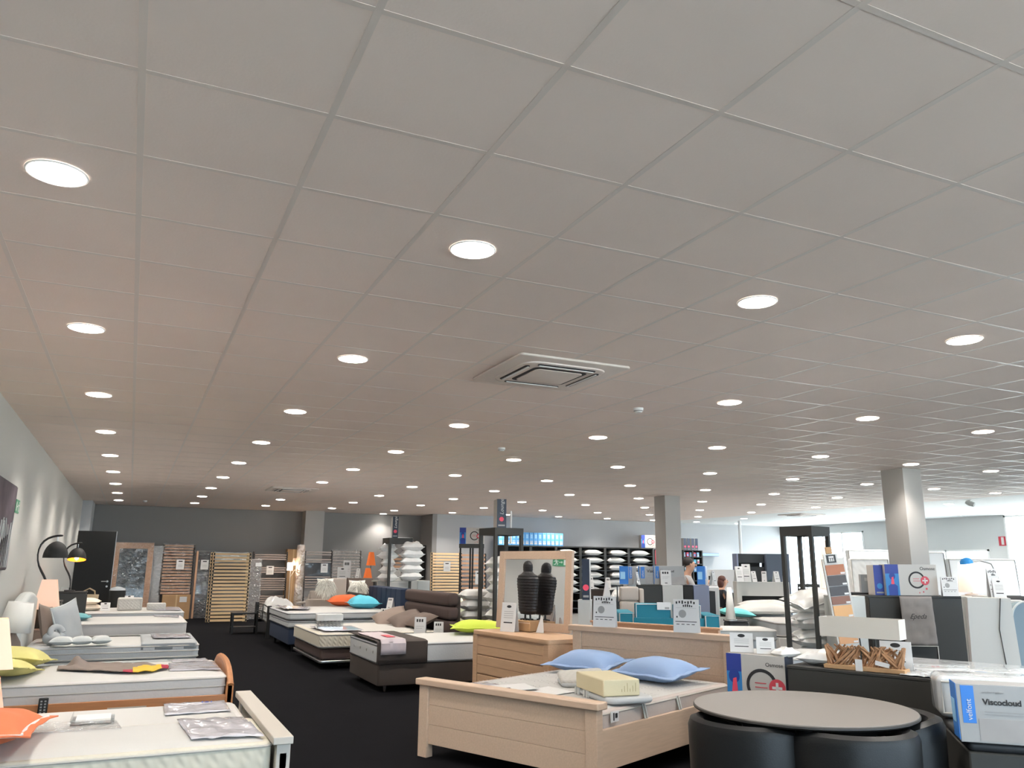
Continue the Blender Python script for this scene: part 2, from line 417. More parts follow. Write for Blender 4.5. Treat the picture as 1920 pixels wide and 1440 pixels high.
# door_1, black with lever handle, ajar at the end of the left wall
dr = structure('door_1', MB().box(0, .86, 0, .045, .01, 2.22), M_blackm, bevel=.003); dr.location = (-1.235, 22.75, 0); dr.rotation_euler = (0, 0, R(-3))
h = MB(); h.lathe([(.026, 0), (.026, .01), (.012, .012), (.012, .05)], 16)
h.tube([(0, 0, .045), (-.13, 0, .045)], .011); ho = link('door_handle', h, M_chrome, dr, loc=(.77, 0, 1.0), rot=(R(90), 0, 0))
h = MB(); h.lathe([(.024, 0), (.024, .012)], 16); link('door_lock', h, M_chrome, dr, loc=(.77, 0, .88), rot=(R(90), 0, 0))
link('door_edge_strip', MB().box(.855, .868, -.004, .049, .01, 2.22), M_chrome, dr, smooth=False)
dr2 = structure('door_2', MB().box(7.84, 8.29, 24.1, 24.15, .01, 2.06), M_blackm)
fr = structure('trim_5', MB().box(7.35, 7.43, YB-.06, YB, 0, 2.3).box(7.95, 8.03, YB-.06, YB, 0, 2.3).box(7.35, 8.03, YB-.06, YB, 2.22, 2.3), M_plaster)

# ================================================================== CEILING FITTINGS
dl = thing('recessed_downlight', '', 'ceiling light', (0, 0, CZ))
rg = MB(); rg.lathe([(.106, -.001), (.114, -.001), (.115, -.004), (.111, -.008), (.106, -.007)], 32, cap=False);
link('trim_ring', rg, M_ring, dl)
gl = MB(); gl.lathe([(.001, -.016), (.06, -.0145), (.09, -.011), (.107, -.004)], 32, cap=False); link('diffuser', gl, M_glow, dl)
sp = D.lights.new('downlight_beam', 'SPOT'); sp.energy = SPOT_W; sp.color = SPOT_COL; sp.spot_size = R(124); sp.spot_blend = .65; sp.shadow_soft_size = .1
so = D.objects.new('downlight_beam', sp); COL.objects.link(so); so.parent = dl; so.location = (0, 0, -.03)
ORD = ['first', 'second', 'third', 'fourth', 'fifth', 'sixth', 'seventh', 'eighth', 'ninth', 'tenth', 'eleventh', 'twelfth', 'thirteenth', 'fourteenth']
cells = []
for a in range(13):                       # rows counted from the left wall
    j = -.5+3*a
    for b in range(-1, 9):
        i = 2.5+4*b
        x, y = (j-J0)*.6, (i-I0)*.6
        if x > XR-.2 or (a == 2 and b in (1, 6)): continue
        if y > YM and x > 8.3: continue
        # outside the frame: only those whose light still matters
        if b == -1 and a in (1, 3, 5, 7, 9, 11): pass
        cells.append((a, b, x, y))
cells.append((3, 8.75, 6.95, 24.35))
cam_inv = SC.camera.matrix_world.inverted()
def in_frame(x, y):
    p = cam_inv @ Vector((x, y, CZ)); k = 1498.3
    return p.z < 0 and abs(k*p.x/-p.z) < 985 and abs(k*p.y/-p.z) < 745
first = True; seen = {}
for a, b, x, y in cells:
    if b == 8.75: lab = 'small round ceiling light closest to the dark back wall, making a bright spot on it'
    elif not in_frame(x, y): lab = 'round ceiling downlight beyond the frame edge, above or beside the viewer'
    else:
        seen[a] = seen.get(a, -1)+1
        lab = 'round ceiling downlight, %s from the viewer in the %s row from the left wall' % (ORD[seen[a]], ORD[a])
    if first:
        dl.location = (x, y, CZ); dl['label'] = lab; dl['group'] = 'round recessed downlights'; first = False
    else: copy_thing(dl, (x, y, CZ), 0, lab, 'round recessed downlights')
M_ac = mat('warm_white_plastic', '#ddd2ca', .6)
def cassette(x, y, rz, label):
    t = thing('air_conditioner', label, 'air conditioner', (x, y, CZ), rz)
    m = MB(); m.slab(-.475, .475, -.475, .475, -.022, -.002, .03, .008); link('panel', m, M_ac, t)
    m = MB(); m.slab(-.36, .36, -.36, .36, -.034, -.02, .13, .012); link('raised_panel', m, M_ac, t)
    for k in range(4):
        m = MB().at(rot=(0, 0, k*math.pi/2)); m.slab(-.25, .25, .285, .325, -.040, -.030, .018, .002); link('air_outlet', m, M_ink, t)
        m = MB().at(rot=(0, 0, k*math.pi/2)); m.slab(-.24, .24, .289, .306, -.046, -.038, .008, .003); link('louvre', m, M_chrome if 0 else M_plaster, t)
    m = MB(); m.slab(-.235, .235, -.235, .235, -.037, -.030, .05, .002); link('grille_gap', m, M_ink, t)
    m = MB(); m.slab(-.205, .205, -.205, .205, -.044, -.036, .04, .004); link('intake_cover', m, M_ac, t)
    return t
cassette(2.90, 5.55, 0, 'large square white ceiling air conditioner near the viewer, between the first lights')
cassette(2.92, 17.25, 0, 'small looking square ceiling air conditioner far back on the left over the slat bases')
cassette(17.6, 17.8, 0, 'square ceiling air conditioner at the far right near the windows')
def detector(x, y, label):
    t = thing('smoke_detector', label, 'smoke detector', (x, y, CZ))
    m = MB(); m.lathe([(.001, -.045), (.03, -.044), (.045, -.03), (.05, -.001)], 20, cap=False); link('housing', m, M_plaster, t)
    m = MB(); m.lathe([(.032, -.040), (.047, -.030), (.047, -.026), (.034, -.036)], 20, cap=False); link('vent_ring', m, M_inkg, t)
detector(4.38, 6.48, 'tiny round detector on the ceiling to the right of the large air conditioner')
detector(.19, 22.5, 'tiny round detector on the ceiling near the black door')
detector(4.31, 9.6, 'tiny round detector on the ceiling behind the large air conditioner')
t = thing('security_camera', 'small grey camera hanging from the ceiling to the right of the nearest column', 'camera', (17.0, 12.1, CZ), R(200))
m = MB(); m.lathe([(.05, -.02), (.05, -.002)], 16); link('mount', m, M_plaster, t)
m = MB().at((0, 0, -.07), (R(70), 0, 0)); m.lathe([(.05, -.1), (.055, 0), (.03, .08)], 16); link('body', m, M_lgreyf, t)
t = thing('motion_sensor', 'small white sensor in the far corner under the ceiling beside the windows', 'sensor', (22.25, 23.4, 2.75))
link('housing', MB().box(-.08, .08, -.06, .1, -.1, .1), M_plaster, t, bevel=.02)
for x, y, lab in ((18.26, 21.26, 'thin white pole from floor to ceiling behind the staff desk'), ):
    t = thing('support_pole', lab, 'pole', (x, y, 0))
    m = MB(); m.lathe([(.05, 0), (.05, CZ-.01)], 16); link('tube', m, M_plaster, t)
    m = MB(); m.lathe([(.09, 0), (.09, .02)], 16); link('foot_plate', m, M_plaster, t)
t = thing('cable_conduit', 'thin white cable duct hanging from the ceiling beside the tall blue lettered box', 'cable duct', (9.75, 21.0, 0))
m = MB(); m.box(-.025, .025, -.02, .02, 2.1, CZ-.002); link('duct', m, M_plaster, t)
m = MB(); m.lathe([(.04, 2.08), (.04, 2.12)], 12); link('end_socket', m, M_plaster, t)

# ================================================================== GENERIC SHOP PIECES
def mattress(name, label, x0, x1, y0, y1, z0, z1, top=M_quilt, side=M_side, parent_t=None, pipe=M_pipe, r=.05, group=None, mid=False, loc=(0, 0, 0), rz=0):
    t = thing(name, label, 'mattress', loc, rz, group)
    h = z1-z0
    m = MB(); m.slab(x0, x1, y0, y1, z0, z1-.012, r, .02); link('side_border', m, side, t)
    m = MB(); m.slab(x0+.002, x1-.002, y0+.002, y1-.002, z1-.045, z1-.02, r, .02, puff=.02); link('top_panel', m, top, t)
    def ring(z, k):
        q = MB(); rr = r; pts = []
        for c, (sx, sy) in enumerate(((1, 1), (-1, 1), (-1, -1), (1, -1))):
            for i in range(5):
                a = math.pi/2*(c+i/4)
                pts.append(((x0+x1)/2+sx*((x1-x0)/2-rr)+(rr+k)*math.cos(a), (y0+y1)/2+sy*((y1-y0)/2-rr)+(rr+k)*math.sin(a), z))
        q.loop(pts, .007, 6); return q
    link('piping', ring(z1-.028, .001), pipe, t)
    link('piping', ring(z0+.02, .001), pipe, t)
    if mid: link('piping', ring((z0+z1)/2, .001), pipe, t)
    return t
def leaflet(label, pts, z, m=M_sheet, marks=None, th=.004, amp=.006, seed=1, name='plastic_leaflet', cat='leaflet', group=None, drop=None):
    """a floppy printed sheet lying on a bed; pts = 4 world corners (x, y) going round"""
    c = Vector((sum(p[0] for p in pts)/4, sum(p[1] for p in pts)/4))
    t = thing(name, label, cat, (c.x, c.y, z), 0, group)
    P = [Vector((p[0]-c.x, p[1]-c.y)) for p in pts]
    def fn(u, v):
        q = (P[0]*(1-u)+P[1]*u)*(1-v)+(P[3]*(1-u)+P[2]*u)*v
        zz = .003+amp*abs(noise.noise(Vector((q.x*9+seed, q.y*9, seed))))
        return (q.x, q.y, zz)
    link('sheet', MB().grid(fn, 14, 10), m, t, solid=.002)
    if marks:
        k = MB()
        for (u0, u1, v0, v1) in marks:
            a = [fn(u, v) for u, v in ((u0, v0), (u1, v0), (u1, v1), (u0, v1))]
            zz = .003+amp+.003
            k.add([(p[0], p[1], zz) for p in a], [(0, 1, 2, 3)])
        link('print', k, M_ink, t, smooth=False)
    return t
def card(label, x, y, z, w, h, rz=0, tilt=12, style='price', group=None, name='price_card', back=True):
    """upright printed card on a folded foot, facing local -Y"""
    t = thing(name, label, 'sign', (x, y, z), rz, group)
    T = R(tilt)
    m = MB().at(rot=(-T, 0, 0)); m.box(-w/2, w/2, -.0015, .0015, 0, h); link('card_face', m, M_paper, t, smooth=False)
    s = h*math.sin(T)
    m = MB().at((0, 2*s*.999, 0), (T, 0, 0)); m.box(-w/2, w/2, -.0015, .0015, 0, h*.985); link('back_leg', m, M_paper, t, smooth=False)
    k = MB().at(rot=(-T, 0, 0)); g2 = MB().at(rot=(-T, 0, 0)); F = (-.0026, -.0016)
    if style == 'price':
        n = 3
        for i in range(n):
            x0 = -w*.33+w*.66*i/n; k.box(x0, x0+w*.15, *F, h*.76, h*.90); 
        g2.box(-w*.34, w*.34, *F, h*.55, h*.565); g2.box(-w*.34, w*.2, *F, h*.45, h*.465); k.box(-w*.12, w*.12, *F, h*.10, h*.15)
    elif style == 'list':
        pts = 18
        k.add([(w*.16*math.cos(2*math.pi*i/pts), F[0], h*.86+w*.075*math.sin(2*math.pi*i/pts)) for i in range(pts)], [tuple(range(pts))])
        for i in range(4): g2.box(-w*.32, w*.32, *F, h*(.68-.07*i), h*(.695-.07*i))
        k.box(-w*.3, w*.3, *F, h*.29, h*.33)
    elif style == 'big':
        for i in range(7):
            k.box(-w*.40+w*.115*i, -w*.40+w*.115*i+w*.06, *F, h*(.86+.02*(i % 2)), h*(.93+.015*(i % 3)))
        for i in range(5): k.box(-w*.12+w*.08*i, -w*.12+w*.08*i+w*.05, *F, h*.77, h*(.83+.02*math.sin(i)))
        g2.box(-w*.40, w*.40, *F, h*.735, h*.74)
        pts = 20
        g2.add([(-w*.14+w*.15*math.cos(2*math.pi*i/pts), F[0], h*.56+w*.15*math.sin(2*math.pi*i/pts)) for i in range(pts)], [tuple(range(pts))])
        k.box(-w*.42, w*.42, *F, h*.315, h*.335)
        for i in range(4): k.box(-w*.38+w*.2*i, -w*.38+w*.2*i+w*.12, *F, h*.235, h*.255)
        k.box(-w*.38, -w*.33, *F, h*.44, h*.49)
    link('print', k, M_ink, t, smooth=False)
    if g2.v: link('small_print', g2, M_inkg, t, smooth=False)
    return t
def pillow_thing(name, label, m, loc, a, b, t, rot=(0, 0, 0), seed=0, flange=0, group=None, cat='pillow', wr=.14, piping=None):
    e = thing(name, label, cat, loc, 0, group); e.rotation_euler = rot
    link('cushion', MB().pillow(a, b, t, seed, 18, flange, wr), m, e)
    if piping:
        pts = []
        k = 9
        per = [(-1+2*i/k, -1) for i in range(k)]+[(1, -1+2*i/k) for i in range(k)]+[(1-2*i/k, 1) for i in range(k)]+[(-1, 1-2*i/k) for i in range(k)]
        pts = [(a*U*(1-.09*(1-V*V)*abs(U)**1.5)*1.005, b*V*(1-.09*(1-U*U)*abs(V)**1.5)*1.005, .004) for U, V in per]
        link('piping', MB().loop(pts, .008), piping, e)
    return e
def slat_base(label, loc, w, h, n, m_slat, m_rail, rz=0, lean=4, dep=.06, slat_h=None, group=None, gap_rows=None, wrap=False, name='slatted_bed'):
    t = thing(name, label, 'bed base', loc, rz, group); t.rotation_euler = (R(-lean), 0, rz)
    for s in (-1, 1):
        link('rail', MB().box(s*w/2-.02, s*w/2+.02, 0, dep, 0, h), m_rail, t, bevel=.004)
    sm = MB(); sh = slat_h or h/n*.55
    for i in range(n):
        if gap_rows and i in gap_rows: continue
        z = h*(i+.5)/n
        def fn(u, v, z=z): return (-w/2+w*u, -.012-.02*math.sin(math.pi*u), z-sh/2+sh*v)
        vs = []
        k = 8
        rings = [[(-w/2+w*u/k, -.004-.025*math.sin(math.pi*u/k)+dy, z+dz) for dy, dz in ((0, -sh/2), (-.012, -sh/2), (-.012, sh/2), (0, sh/2))] for u in range(k+1)]
        sm.rings(rings)
    link('slats', sm, m_slat, t, smooth=False)
    cp = MB()
    for s in (-1, 1):
        for i in range(n):
            if gap_rows and i in gap_rows: continue
            z = h*(i+.5)/n; cp.box(s*(w/2-.005)-.018, s*(w/2-.005)+.018, -.02, .006, z-sh*.62, z+sh*.62)
    link('slat_caps', cp, M_black if m_rail is not M_slat else M_charc, t, smooth=False)
    if wrap:
        def wf(u, v): return (-w/2-.02+(w+.04)*u, -.05-.015*noise.noise(Vector((u*7, v*14, 3))), -.0+h*v+.02)
        link('plastic_film', MB().grid(wf, 14, 24), M_film, t)
    return t
def tapered_lamp(name, label, x, y, z, two=True, s=1, ws=1, off=0, m_shade=M_shadeo, m_low=None, lit=False):
    """lamp made of two stacked square tapered shades"""
    t = thing(name, label, 'lamp', (x, y, z), R(8))
    m = MB(); m.frustum(.13*s, .13*s, 0, .12*s, .12*s, .012); link('base', m, M_black, t, smooth=False)
    m = MB(); m.tube([(0, 0, .01), (0, 0, .50*s)], .008); link('stem', m, M_black, t)
    m = MB(); m = MB().at((off, 0, 0)); m.frustum(.21*s*ws, .21*s*ws, .015, .11*s*ws, .11*s*ws, .235*s, cap=False); link('lower_shade', m, m_low or m_shade, t, smooth=False, solid=.003)
    if two:
        m = MB(); m.frustum(.21*s*ws, .21*s*ws, .285*s, .11*s*ws, .11*s*ws, .54*s, cap=False); link('upper_shade', m, m_shade, t, smooth=False, solid=.003)
    return t
def shade_lamp(name, label, x, y, z, r0, r1, h, zb, m_shade, m_base, base='vase', tilt=(0, 0, 0), square=False):
    t = thing(name, label, 'lamp', (x, y, z))
    m = MB()
    if base == 'vase': m.lathe([(.06, 0), (.075, .01), (.085, zb*.35), (.07, zb*.6), (.03, zb*.85), (.02, zb)], 20)
    elif base == 'block': m.frustum(.12, .12, 0, .10, .10, zb)
    else: m.lathe([(.08, 0), (.08, .015), (.012, .025), (.010, zb)], 18)
    link('base', m, m_base, t)
    m = MB().at((0, 0, zb+.02)); m.lathe([(.018, -.03), (.018, .03), (.03, .06), (.028, .09), (.01, .105)], 14); link('bulb', m, M_plaster, t)
    m = MB()
    if square: m.frustum(r0*2, r0*2, 0, r1*2, r1*2, h, cap=False)
    else: m.lathe([(r0, 0), (r1, h)], 36, cap=False)
    link('lamp_shade', m, m_shade, t, loc=(0, 0, zb-.01), rot=tilt, solid=.003, smooth=not square)
    return t
def bulb(x, y, z, e, parent=None, c=(1, .66, .36), r=.03):
    l = D.lights.new('lamp_bulb_light', 'POINT'); l.energy = e; l.color = c; l.shadow_soft_size = r
    o = D.objects.new('lamp_bulb_light', l); COL.objects.link(o); o.location = (x, y, z)
    if parent: o.parent = parent
    return o
def nightstand(label, x, y, w, d, h, m, m_top=None):
    t = thing('nightstand', label, 'nightstand', (x, y, 0))
    link('body', MB().box(-w/2, w/2, -d/2, d/2, .08, h-.025), m, t, bevel=.005)
    link('top', MB().box(-w/2-.01, w/2+.01, -d/2-.01, d/2+.01, h-.025, h), m_top or m, t, bevel=.005)
    link('drawer', MB().box(w/2, w/2+.012, -d/2+.02, d/2-.02, h*.5, h-.05), m, t, bevel=.003)
    for sx in (-1, 1):
        for sy in (-1, 1): link('leg', MB().box(sx*w/2-.02-sx*.02, sx*w/2+.02-sx*.02, sy*d/2-.02-sy*.02, sy*d/2+.02-sy*.02, 0, .08), m, t)
    return t

# ================================================================== LEFT ROW OF BEDS (heads on the left wall)
# bed one, grey frame, nearest
t = thing('double_bed', 'grey lacquered bed frame with flat top footboard in the near left corner', 'bed', (0, 0, 0))
link('footboard_cap', B(.745, .845, 4.42, 6.06, .585, .622), M_greywood, t, bevel=.004)
link('footboard_panel', B(.785, .825, 4.46, 6.02, .12, .54), M_greywood, t, bevel=.004)
for y in (4.46, 5.97): link('leg', B(.77, .84, y, y+.07, 0, .585), M_greywood, t, bevel=.004)
for y in (4.44, 6.03): link('side_rail', B(-1.15, .77, y, y+.03, .20, .40), M_greywood, t, bevel=.004)
link('headboard', B(-1.22, -1.16, 4.44, 6.06, .1, .82), M_greywood, t, bevel=.01)
link('slat_deck', B(-1.15, .77, 4.47, 6.03, .30, .335), M_slat, t)
mattress('mattress', 'near twin white mattress with quilted side on the near left grey bed', -1.14, .755, 4.49, 5.235, .345, .60, M_white, M_quiltb)
mattress('mattress', 'far twin white mattress on the near left grey bed, behind the near twin', -1.14, .725, 5.255, 5.99, .345, .578, M_white, M_side)
leaflet('crumpled silvery plastic leaflet on the near twin mattress of the closest left bed', [(.33, 5.2), (.68, 5.15), (.72, 4.56), (.37, 4.60)], .602, amp=.02, seed=4)
L = leaflet('silvery plastic leaflet with small blue lettering on the far twin of the closest bed', [(.29, 5.93), (.66, 5.93), (.66, 5.52), (.28, 5.5)], .58, amp=.012, seed=9)
letters('lettering', 'isi', .09, M_osblue, L, (.03, .08, .02), rot=(0, 0, R(-6)))
t = thing('brochure_tray', 'small clear tray holding white leaflets on the closest left bed', 'tray', (-.1, 5.5, .583))
link('tray', MB().box(-.11, .11, -.15, .15, 0, .004).box(-.11, .11, -.15, -.146, 0, .03).box(-.114, -.11, -.15, .15, 0, .03), M_clear, t, smooth=False)
link('leaflet_stack', MB().box(-.09, .09, -.12, .12, .004, .016), M_paper, t, smooth=False)
leaflet('thin clear sheet lying under the tray on the closest left bed', [(-.42, 5.4), (.02, 5.3), (.05, 5.05), (-.35, 5.08)], .603, m=M_film, seed=2, amp=.004)
pillow_thing('pillow', 'orange pillow with white piping at the left edge of the closest bed', M_orange, (-.63, 4.83, .685), .37, .29, .085, (0, R(3), R(86)), 3, .045, wr=.2, piping=M_paper)
pillow_thing('pillow', 'small red orange bolster peeping in at the left frame edge', M_orange2, (-.78, 5.7, .66), .2, .12, .06, (0, 0, R(80)), 5)
# lamp at the far left and its stand
nightstand('low white bedside table between the two closest left beds, mostly hidden', -.86, 6.6, .5, .6, .45, M_cabwhite)
t = tapered_lamp('table_lamp', 'lit pale lamp of two stacked tapered shades at the left frame edge', -.755, 6.36, .452, s=1.22, m_shade=M_shadelit, m_low=M_shadelow)
bulb(0, 0, .40, 2.2, t)
# bed two, cherry
t = thing('double_bed', 'reddish wooden bed frame with rounded footboard, second from the viewer on the left', 'bed', (0, 0, 0))
pts = 18
def arch(y): return .42+.16*(1-abs((y-8.55)/.72)**3.2)
mb = MB(); N_ = 20
mb.rings([[(x, 7.83+1.44*i/N_, z) for x, z in ((.895, .12), (.93, .12), (.93, arch(7.83+1.44*i/N_)), (.895, arch(7.83+1.44*i/N_)))] for i in range(N_+1)])
link('footboard', mb, M_cherry, t)
mb = MB(); mb.tube([(.915, 7.83+1.44*i/N_, arch(7.83+1.44*i/N_)) for i in range(N_+1)], .028); link('footboard_rail', mb, M_cherry, t)
for y in (7.83, 9.22): link('leg', B(.88, .945, y, y+.06, 0, .45), M_cherry, t, bevel=.015)
for y in (7.85, 9.23): link('side_rail', B(-1.13, .89, y, y+.03, .19, .345), M_cherry, t, bevel=.004)
link('slat_deck', B(-1.13, .89, 7.88, 9.23, .27, .30), M_slat, t)
link('headboard', B(-1.2, -1.14, 7.83, 9.27, .1, .8), M_cherry, t, bevel=.02)
link('rail_label', B(-.05, .25, 7.846, 7.851, .26, .29), M_greywood, t)
mattress('mattress', 'thick white mattress with a mid seam on the reddish wooden bed', -1.12, .885, 7.89, 9.22, .31, .51, M_white, M_side, r=.07, mid=True)
t = thing('remote_control', 'black bed remote control hooked over the side rail of the wooden bed', 'remote control', (-.52, 7.835, .30), 0)
link('handset', MB().box(-.035, .035, -.022, -.002, -.04, .10), M_black, t, bevel=.008)
k = MB()
for r_ in range(5):
    for c_ in (-1, 1): k.box(c_*.014-.007, c_*.014+.007, -.025, -.021, -.02+r_*.022, -.008+r_*.022)
link('buttons', k, M_inkg, t, smooth=False)
pillow_thing('pillow', 'pale yellow pillow at the front of the wooden bed, nearest of two', M_yell, (-.93, 8.25, .60), .34, .27, .085, (R(4), R(8), R(84)), 1, .03, wr=.2)
pillow_thing('pillow', 'pale yellow pillow behind the other yellow one on the wooden bed', M_yell, (-.90, 8.88, .62), .34, .30, .095, (R(6), R(6), R(84)), 8, .03, wr=.2)
# throw
t = thing('throw_blanket', 'rumpled grey brown throw with mustard and crimson end on the wooden bed', 'blanket', (0, 0, .512))
def throwf(u, v):
    x = -.50+.92*u; yc = 8.62+.12*math.sin(u*5+.6)-.1*u; wv = .34*(1-.75*abs(u-.55)**1.4)*(1-.8*max(0, u-.8)/.2*.9)
    if u < .2: wv *= .35+u*3.2
    y = yc+(v-.5)*2*wv
    z = .012+.085*math.exp(-((u-.16)/.06)**2)*math.exp(-((v-.55)/.28)**2)+.03*abs(noise.noise(Vector((u*7, v*3.3, 1))))+.012*abs(math.sin(v*9+u*3))
    return (x, y, z)
mb = MB(); nu, nv = 46, 16
mb.grid(throwf, nu, nv)
for k in range(len(mb.mi)):
    i, j = k % nu, k//nu
    if i > 30 and j < 8+max(0, (i-30))*.5: mb.mi[k] = 1 if i < 43 else 2
    elif i > 26 and j < 4: mb.mi[k] = 2
mb.mi = [m_ for m_ in mb.mi]
link('cloth', mb, [M_throw, M_throwy, M_throwr], t, solid=.006)
leaflet('glossy plastic leaflet on the foot end of the wooden bed, near side', [(.44, 8.85), (.86, 8.9), (.86, 8.2), (.42, 8.25)], .512, amp=.014, seed=21, marks=[(.6, .95, .9, .96)])
leaflet('flat plastic leaflet on the foot end of the wooden bed, far side', [(.44, 9.18), (.80, 9.18), (.82, 8.96), (.48, 8.95)], .512, amp=.008, seed=24)
# nightstand + grey lamp + bed three
nightstand('bedside table holding the pale grey drum lamp', -.98, 9.75, .42, .42, .52, M_greyrail)
shade_lamp('table_lamp', 'pale grey drum lamp with tilted shade beside the grey upholstered headboard', -.99, 9.72, .522, .155, .115, .29, .27, M_shadew, M_taupe, 'vase', (R(0), R(6), 0))
t = thing('divan_bed', 'pale grey upholstered bed with tall curved headboard, third bed from the viewer on the left', 'bed', (0, 0, 0))
link('box_spring', MB().slab(-1.05, .86, 10.9, 12.3, .08, .34, .05, .02), M_lgreyf, t)
mb = MB(); 
mb.rings([[(x, 10.85+1.5*i/16, z) for x, z in ((-1.17, .08), (-1.03, .08), (-1.03+.0, 1.02+.09*math.sin(math.pi*i/16)), (-1.17, 1.02+.09*math.sin(math.pi*i/16)))] for i in range(17)])
link('headboard', mb, M_lgreyf, t, bevel=.05, seg=4)
link('button_panel', MB().slab(-1.035, -1.015, 11.1, 11.3, .72, .9, .02, .008), M_greyf, t)
for x in (-.95, .78):
    for y in (11.0, 12.15): link('leg', MB().at((x, y, 0)).lathe([(.02, 0), (.025, .09)], 12), M_black, t)
mattress('mattress', 'white mattress with grey border on the upholstered bed, third on the left', -1.0, .87, 10.92, 12.28, .345, .52, M_white, M_sideg, r=.07, mid=True)
def drape(name, label, cat, x0, x1, y0, y1, z, hang, m, seed=1):
    t = thing(name, label, cat, (0, 0, 0))
    def fn(u, v):
        x = x0+(x1-x0)*u; L_ = (y1-y0)+hang; q = v*L_
        if q < hang: y = y0-.012-.006*math.sin(u*12+seed); zz = z-hang+q
        else: y = y0+q-hang; zz = z+.012+.008*abs(noise.noise(Vector((u*6, v*6, seed))))
        return (x, y, zz)
    link('cloth', MB().grid(fn, 20, 20), m, t, solid=.008); return t
drape('folded_blanket', 'pale grey folded blanket over the foot of the upholstered bed', 'blanket', .22, .84, 10.93, 12.2, .525, .07, M_greyf, 3)
leaflet('flat grey leaflet lying on the folded grey blanket', [(.34, 11.9), (.78, 11.9), (.80, 11.3), (.36, 11.3)], .55, amp=.01, seed=31)
pillow_thing('cushion', 'large grey square cushion with pale piping leaning upright on the upholstered bed', M_greyf, (-.62, 11.45, .74), .25, .25, .08, (R(78), R(-12), R(62)), 11, cat='cushion', piping=M_lgreyf)
pillow_thing('cushion', 'mauve brown cushion behind the large grey cushion', M_taupe, (-.84, 11.65, .74), .23, .22, .08, (R(75), R(8), R(75)), 12, cat='cushion')
t = thing('knot_cushion', 'round grey knotted cushion in front of the leaning grey cushion', 'cushion', (-.74, 11.12, .60))
m = MB().at(sc=(1, .85, .78)); m.lathe([(.001, -.1)]+[(.1*math.cos(a*math.pi/8), .1*math.sin(a*math.pi/8)) for a in range(-3, 4)]+[(.001, .1)], 20); link('cushion', m, M_greyf, t)
m = MB().at((.04, 0, .06), (R(70), 0, R(30))); m.tube([(.07*math.cos(i*.5), .07*math.sin(i*.5), 0) for i in range(13)], .035, 10); link('knot', m, M_greyf, t)
for q, (x, y, a, lab) in enumerate(((-.62, 10.95, .13, 'pale grey puffy roll cushion nearest the headboard of the upholstered bed'), (-.42, 10.96, .12, 'pale grey puffy roll cushion, middle of the three along the bed edge'), (-.22, 10.98, .11, 'pale grey puffy roll cushion furthest from the headboard'))):
    pillow_thing('roll_cushion', lab, M_lgreyf, (x, y, .575), a, .09, .055, (0, 0, R(8*q-6)), 40+q, cat='cushion', group='row of pale roll cushions')
t = thing('wall_canvas', 'large dark canvas picture at the left frame edge on the left wall', 'picture', (XL+.02, 9.5, 1.83))
link('canvas', B(-.015, .02, -.88, .88, -.44, .44), M_art, t)
link('frame', MB().box(-.016, .012, -.89, -.878, -.45, .45).box(-.016, .012, .878, .89, -.45, .45).box(-.016, .012, -.89, .89, .44, .45).box(-.016, .012, -.89, .89, -.45, -.44), M_charc, t, smooth=False)
k = MB()
for i in range(9):
    y = -.2+.12*i; k.tube([(.022, y, -.42), (.022, y+.05, -.2+.02*i), (.022, y+.10*math.sin(i), .02+.03*(i % 3))], .006, 5)
link('painted_branches', k, M_lgreyf, t)
def exit_sign(x, y, z, label):
    t = thing('exit_sign', label, 'sign', (x, y, z))
    link('plate', B(0, .008, -.155, .155, -.075, .075), M_green, t)
    k = MB(); X = (.0082, .0095)
    # running figure (towards +Y seen from the room is left), arrow and doorway; sign faces +X
    def poly(p): k.add([(X[1], a, b) for a, b in p], [tuple(range(len(p)))])
    poly([(.088+.014*math.cos(i*.7), .047+.014*math.sin(i*.7)) for i in range(9)])
    poly([(.100, .030), (.072, .034), (.060, -.004), (.082, -.012)])
    poly([(.128, .018), (.132, .006), (.095, .014), (.092, .028)]); poly([(.070, .030), (.066, .018), (.034, .008), (.034, .020)])
    poly([(.084, -.010), (.068, -.014), (.100, -.056), (.128, -.050), (.126, -.040), (.104, -.040)])
    poly([(.074, -.004), (.058, -.006), (.038, -.026), (.052, -.058), (.062, -.054), (.054, -.028)])
    poly([(.022, .006), (-.028, .006), (-.028, .024), (-.056, 0), (-.028, -.024), (-.028, -.006), (.022, -.006)])
    poly([(-.078, -.052), (-.128, -.052), (-.128, .050), (-.078, .050)])
    link('pictogram', k, M_paper, t, smooth=False)
exit_sign(XL+.001, 10.85, 2.09, 'small green and white emergency exit sign on the left wall')
